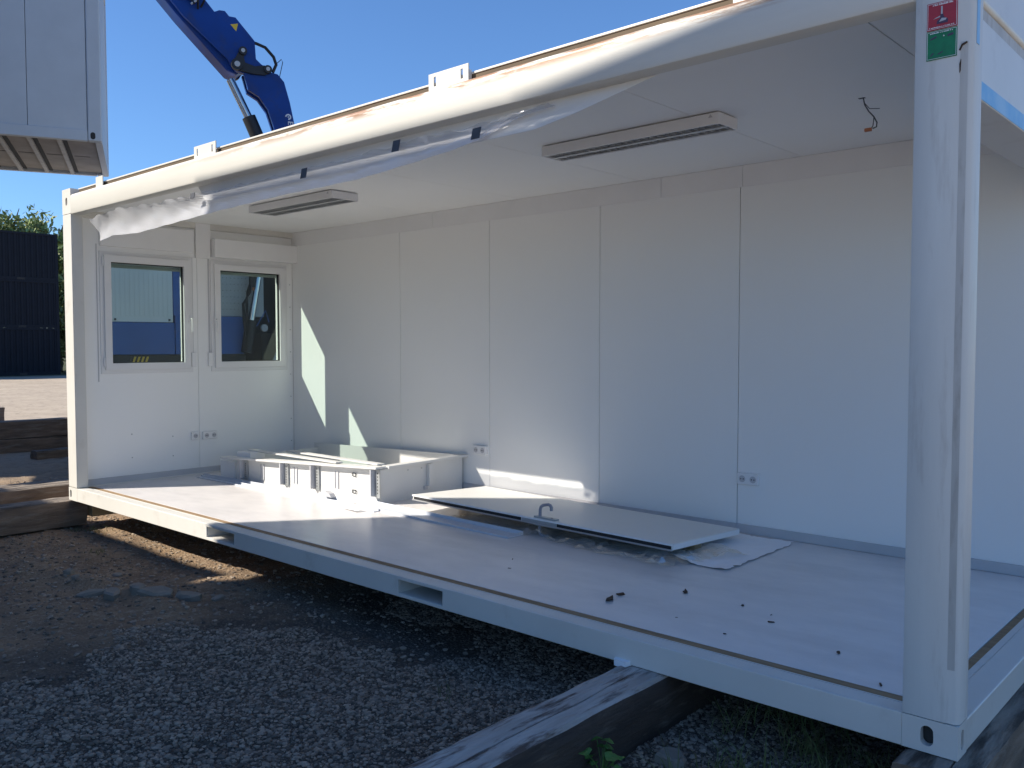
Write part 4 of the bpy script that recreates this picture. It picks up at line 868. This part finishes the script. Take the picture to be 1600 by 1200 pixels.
# lettering on the boom: ring emblem and two capitals, running down the boom
def ring(a, b, r0, r1, d0, d1, n=20, gap=0):
    mb = MB(); pts = [(a+r*math.cos(2*math.pi*i/n), b+r*math.sin(2*math.pi*i/n)) for r in (r1, r0) for i in range(n-gap)]
    m_ = n-gap; V = [CP(x, y, d) for d in (d0, d1) for x, y in pts]
    Fc = [(i, i+1, m_+i+1, m_+i) for i in range(m_-1)] + [(2*m_+i, 3*m_+i, 3*m_+i+1, 2*m_+i+1) for i in range(m_-1)]
    Fc += [(i, 2*m_+i, 2*m_+i+1, i+1) for i in range(m_-1)] + [(m_+i, m_+i+1, 3*m_+i+1, 3*m_+i) for i in range(m_-1)]
    mb.add(V, Fc); return mb
lb = ring(-0.555, 4.915, 0.024, 0.046, 0.161, 0.1625, 20, 4); lb.build('emblem', 'white', oA)
MB().tube([CP(-0.555,4.915,0.161), CP(-0.555,4.915,0.1625)], 0.011, 10).build('emblem', 'white', oA)
def glyph(rects, a, b):
    mb = MB()
    for x0, x1, y0, y1 in rects:      # letter frame: x runs down the boom, y towards its left edge
        P4 = [(a+y0, b-x0), (a+y0, b-x1), (a+y1, b-x1), (a+y1, b-x0)]; mb.prism(P4, 0.161, 0.1625, CP)
    mb.build('boom_letter', 'white', oA)
hE = 0.08
glyph([(0, .016, 0, hE), (.016, .055, 0, .015), (.016, .048, .035, .05), (.016, .055, .07, hE)], -0.63, 4.845)
glyph([(0, .016, 0, hE), (.016, .048, .035, .05), (.016, .055, .07, hE)], -0.64, 4.773)

# ------------------------------------------------------------------ container hanging from the crane
ldir = Vector((-0.419, -0.906, 0)).normalized()
HC = tag(empty('lifted_container', (-2.73, 1.51, 3.85), math.atan2(-ldir.y, -ldir.x)), 'pale grey site container lifted in the air at upper left', 'container')
# local frame: +x = -ldir (towards its right end), depth = +y
hl, hw, hh = 6.05, 2.435, 2.6
for y0, y1 in ((0, 0.08), (hw-0.08, hw)):
    B(-hl+0.16, -0.16, y0, y1, 0.0, 0.13).build('bottom_rail', 'shade', HC, bevel=0.006); B(-hl+0.16, -0.16, y0, y1, hh-0.16, hh).build('top_rail', 'shade', HC, bevel=0.006)
for x0, x1 in ((-hl, -hl+0.08), (-0.08, 0.0)):
    B(x0, x1, 0.1, hw-0.1, 0.0, 0.13).build('bottom_rail', 'shade', HC, bevel=0.006); B(x0, x1, 0.1, hw-0.1, hh-0.16, hh).build('top_rail', 'shade', HC, bevel=0.006)
for sx, x0, x1 in ((-1, -hl, -hl+0.159), (1, -0.159, 0.0)):
    for y0, y1 in ((0, 0.099), (hw-0.099, hw)):
        p = B(x0, x1, y0, y1, 0.0, hh).build('corner_post', 'shade', HC, bevel=0.02)
        ff = -0.0015 if y0 == 0 else hw+0.0015
        MB().prism(slot((x0+x1)/2-0.02, 0.065, 0.055, 0.085), ff, ff+0.001, XZ).build('lifting_slot', 'hole', p)
n = 9; ws = (hl-0.32)/n
for k in range(n):
    a = -hl+0.16+k*ws
    for y0, y1 in ((0.012, 0.05), (hw-0.05, hw-0.012)): B(a+0.003, a+ws-0.003, y0, y1, 0.131, hh-0.161).build('side_panel', 'shade', HC, bevel=0.002)
for k in range(2):
    for x0 in (-hl+0.012, -0.05): B(x0, x0+0.038, 0.101+k*1.117, 1.216+k*1.117, 0.131, hh-0.161).build('end_panel', 'shade', HC, bevel=0.002)
B(-hl+0.09, -0.09, 0.09, hw-0.09, 0.04, 0.05).build('floor_underside', 'under', HC)
for k in range(17):
    x = -hl+0.35+k*0.325; B(x, x+0.05, 0.081, hw-0.081, 0.002, 0.039).build('floor_joist', 'gasket' if False else 'dirtyw', HC); B(x+0.0505, x+0.10, 0.081, hw-0.081, 0.03, 0.0395).build('joist_gap', 'hole', HC)
    B(x+0.12, x+0.31, 1.2, 1.212, 0.036, 0.0395).build('board_seam', 'hole', HC)
B(-hl+0.05, -0.05, 0.05, hw-0.05, hh-0.1, hh-0.03).build('roof_sheet', 'galv', HC)
# chains from its corners to the boom tip
sl = tag(empty('chain_sling', (-4.2+4.2*0, 0, 0)), 'four-leg steel chain sling carrying the lifted container', 'sling')
tip = Vector((-4.0, 4.3, 0)) + uu*4.1 + Vector((0, 0, 10.2)); hook = tip - Vector((0, 0, 1.2))
MB().tube([tip, hook], 0.03, 8).build('hook_rope', 'black', sl); MB().tube([hook+Vector((0, 0, 0.25)), hook], 0.09, 12).build('hook_block', 'black', sl)
rz = math.atan2(-ldir.y, -ldir.x); Mh = Matrix.Translation((-2.73, 1.51, 3.85)) @ Matrix.Rotation(rz, 4, 'Z')
for x in (-hl+0.08, -0.08):
    for y in (0.05, hw-0.05): MB().tube([Mh @ Vector((x, y, hh)), hook], 0.016, 6).build('chain_leg', 'black', sl)

# ------------------------------------------------------------------ far yard: navy container stack and trees
def navy_container(z, lab):
    t = tag(empty('navy_container', (-43.4, 16.1, z)), lab, 'container', 'stacked navy containers')
    ln, dp, hg = 12.2, 2.44, 2.58
    prof = []; y = -ln+0.2; k = 0
    while y < -0.2: prof += [(y, 0.0), (y+0.10, 0.0), (y+0.14, -0.045), (y+0.24, -0.045)]; y += 0.28
    prof = [p for p in prof if p[0] < -0.15] + [(-0.15, 0.0)]
    V = [(d, yy, zz) for zz in (0.16, hg-0.12) for yy, d in prof]; m_ = len(prof)
    mb = MB(); mb.add(V, [(i, i+1, m_+i+1, m_+i) for i in range(m_-1)]); mb.build('corrugated_side', 'navy', t, fix=False)
    B(-dp, -0.06, -ln, 0, 0.1, hg-0.05).build('box_body', 'navy', t)
    B(-0.05, 0.02, -ln, 0, 0.0, 0.16).build('bottom_rail', 'navy', t); B(-0.05, 0.02, -ln, 0, hg-0.12, hg).build('top_rail', 'navy', t)
    B(-0.1, 0.025, -0.16, 0.001, 0.0, hg).build('corner_post', 'navy', t); B(-0.1, 0.025, -ln-0.001, -ln+0.16, 0.0, hg).build('corner_post', 'navy', t)
    for y in (-2.1, -4.4): B(0.0205, 0.024, y, y+0.38, 0.02, 0.13).build('fork_pocket', 'hole', t)
navy_container(GZ, 'bottom container of the navy stack on the far side of the yard')
navy_container(GZ+2.585, 'middle container of the navy stack on the far side of the yard')
navy_container(GZ+5.17, 'top container of the navy stack, under the tree tops')
def tree(x, y, h, rx, seed, lab, n=8000, leaf=0.2):
    t = tag(empty('tree', (x, y, GZ)), lab, 'tree', 'trees behind the navy stack'); r = np.random.default_rng(seed)
    tr = MB(); tr.tube([(0, 0, 0), (0.1, 0.05, h*0.3), (0.0, 0.15, h*0.6), (0.1, 0.1, h*0.9)], [0.28, 0.22, 0.13, 0.04], 10)
    for k in range(9):
        a = k*2.4; z = h*(0.25+0.07*k); q = rx*(0.75-0.05*k); tr.tube([(0.05, 0.05, z), (q*0.5*math.cos(a), q*0.5*math.sin(a), z+0.8), (q*math.cos(a), q*math.sin(a), z+1.7)], [0.10, 0.06, 0.02], 6)
    tr.build('trunk', 'trunk', t, smooth=True)
    nc = 46; ca_ = r.random(nc)*6.283; cz = h*(0.12+0.83*r.random(nc)); cr = rx*(0.35+0.65*r.random(nc)**0.5)*np.sqrt(np.clip(1.05-((cz/h-0.45)/0.62)**2, 0.05, 1))
    Cc = np.stack([cr*np.cos(ca_), cr*np.sin(ca_), cz], -1); cs = 0.55+0.5*r.random(nc)
    k = r.integers(0, nc, n); d = r.normal(size=(n, 3)); d /= np.linalg.norm(d, axis=1)[:, None]
    P = Cc[k]+d*(cs[k]*(0.35+0.75*r.random(n)))[:, None]; P[:, 2] -= 0.35*r.random(n)**2
    u = r.normal(size=(n, 3)); u[:, 2] -= 0.6; u /= np.linalg.norm(u, axis=1)[:, None]; v = np.cross(u, r.normal(size=(n, 3))); v /= np.linalg.norm(v, axis=1)[:, None]
    s = (leaf*(0.6+0.8*r.random(n)))[:, None]
    V = np.stack([P-u*s, P+v*s*0.35, P+u*s, P-v*s*0.35], 1).reshape(-1, 3); Fc = np.arange(4*n).reshape(-1, 4)
    V[:, 2] = np.maximum(V[:, 2], 0.05)
    o = np_mesh('crown', V, Fc, 'leaf'); o.parent = t
tree(-50.5, 12.2, 10.6, 3.2, 1, 'leftmost leafy tree rising behind the navy stack')
tree(-50.0, 15.8, 10.0, 2.6, 2, 'leafy tree rising behind the middle of the navy stack')
tree(-50.5, 18.6, 9.6, 2.6, 3, 'leafy tree behind the right end of the navy stack')
tree(-47.5, 18.6, 8.2, 1.5, 4, 'slim leafy tree filling the gap beside the container post', 6000)
tree(-52.5, 22.0, 9.5, 3.0, 5, 'leafy tree half hidden by the container post')
tree(-55.0, 8.5, 11.0, 3.4, 6, 'tall leafy tree at the left edge of the photo')

# ------------------------------------------------------------------ rows of stacked containers opposite (they shade the near yard)
def shade_container(x0, y1, z, ln, lab, hg=2.6):
    t = tag(empty('stacked_container', (x0, y1, z)), lab, 'container', 'container rows opposite the open unit')
    dp = 2.44
    for a, b in ((0, 0.16), (ln-0.16, ln)):
        for c, d in ((-0.12, 0.0), (-dp, -dp+0.12)): B(a, b, c, d, 0.0, hg).build('corner_post', 'stack', t)
    for c, d in ((-0.1, -0.002), (-dp+0.002, -dp+0.1)):
        B(0.16, ln-0.16, c, d, 0.0, 0.14).build('bottom_rail', 'stack', t); B(0.16, ln-0.16, c, d, hg-0.16, hg-0.001).build('top_rail', 'stack', t)
    B(0.01, ln-0.01, -dp+0.03, -0.03, 0.03, hg-0.02).build('box_body', 'stack', t)
    k = int((ln-0.32)/1.14); s = (ln-0.32)/k
    for i in range(k): B(0.163+i*s, 0.157+(i+1)*s, -0.0295, -0.015, 0.142, hg-0.162).build('side_panel', 'stack', t)
    return t
def turned(o, a): o.rotation_euler = (0, 0, R(a))
for k in range(2): shade_container(-1.0, -4.92, GZ+2.6*k, 4.885, ('ground', 'second')[k]+' level container of the stack opposite the open unit')
shade_container(-1.35, -4.92, GZ+5.2, 2.99, 'short container on top of the stack opposite, above its left end', 2.325)
turned(shade_container(1.65, -4.92, GZ+5.2, 2.99, 'short container turned slightly on top of the stack opposite', 2.335), 6.5)
for k in range(2): shade_container(-8.90, -5.3, GZ+2.6*k, 7.42, ('lower', 'upper')[k]+' container of the two-high stack left of the three-high one')
for k in range(3): shade_container(-16.9, -5.2, GZ+2.6*k, 7.42, ('ground', 'second', 'top')[k]+' level container of the farthest left three-high stack opposite')
for k in range(3): shade_container(-6.0, -8.5, GZ+2.6*k, 7.42, ('ground', 'second', 'top')[k]+' level container of the rear row stack')
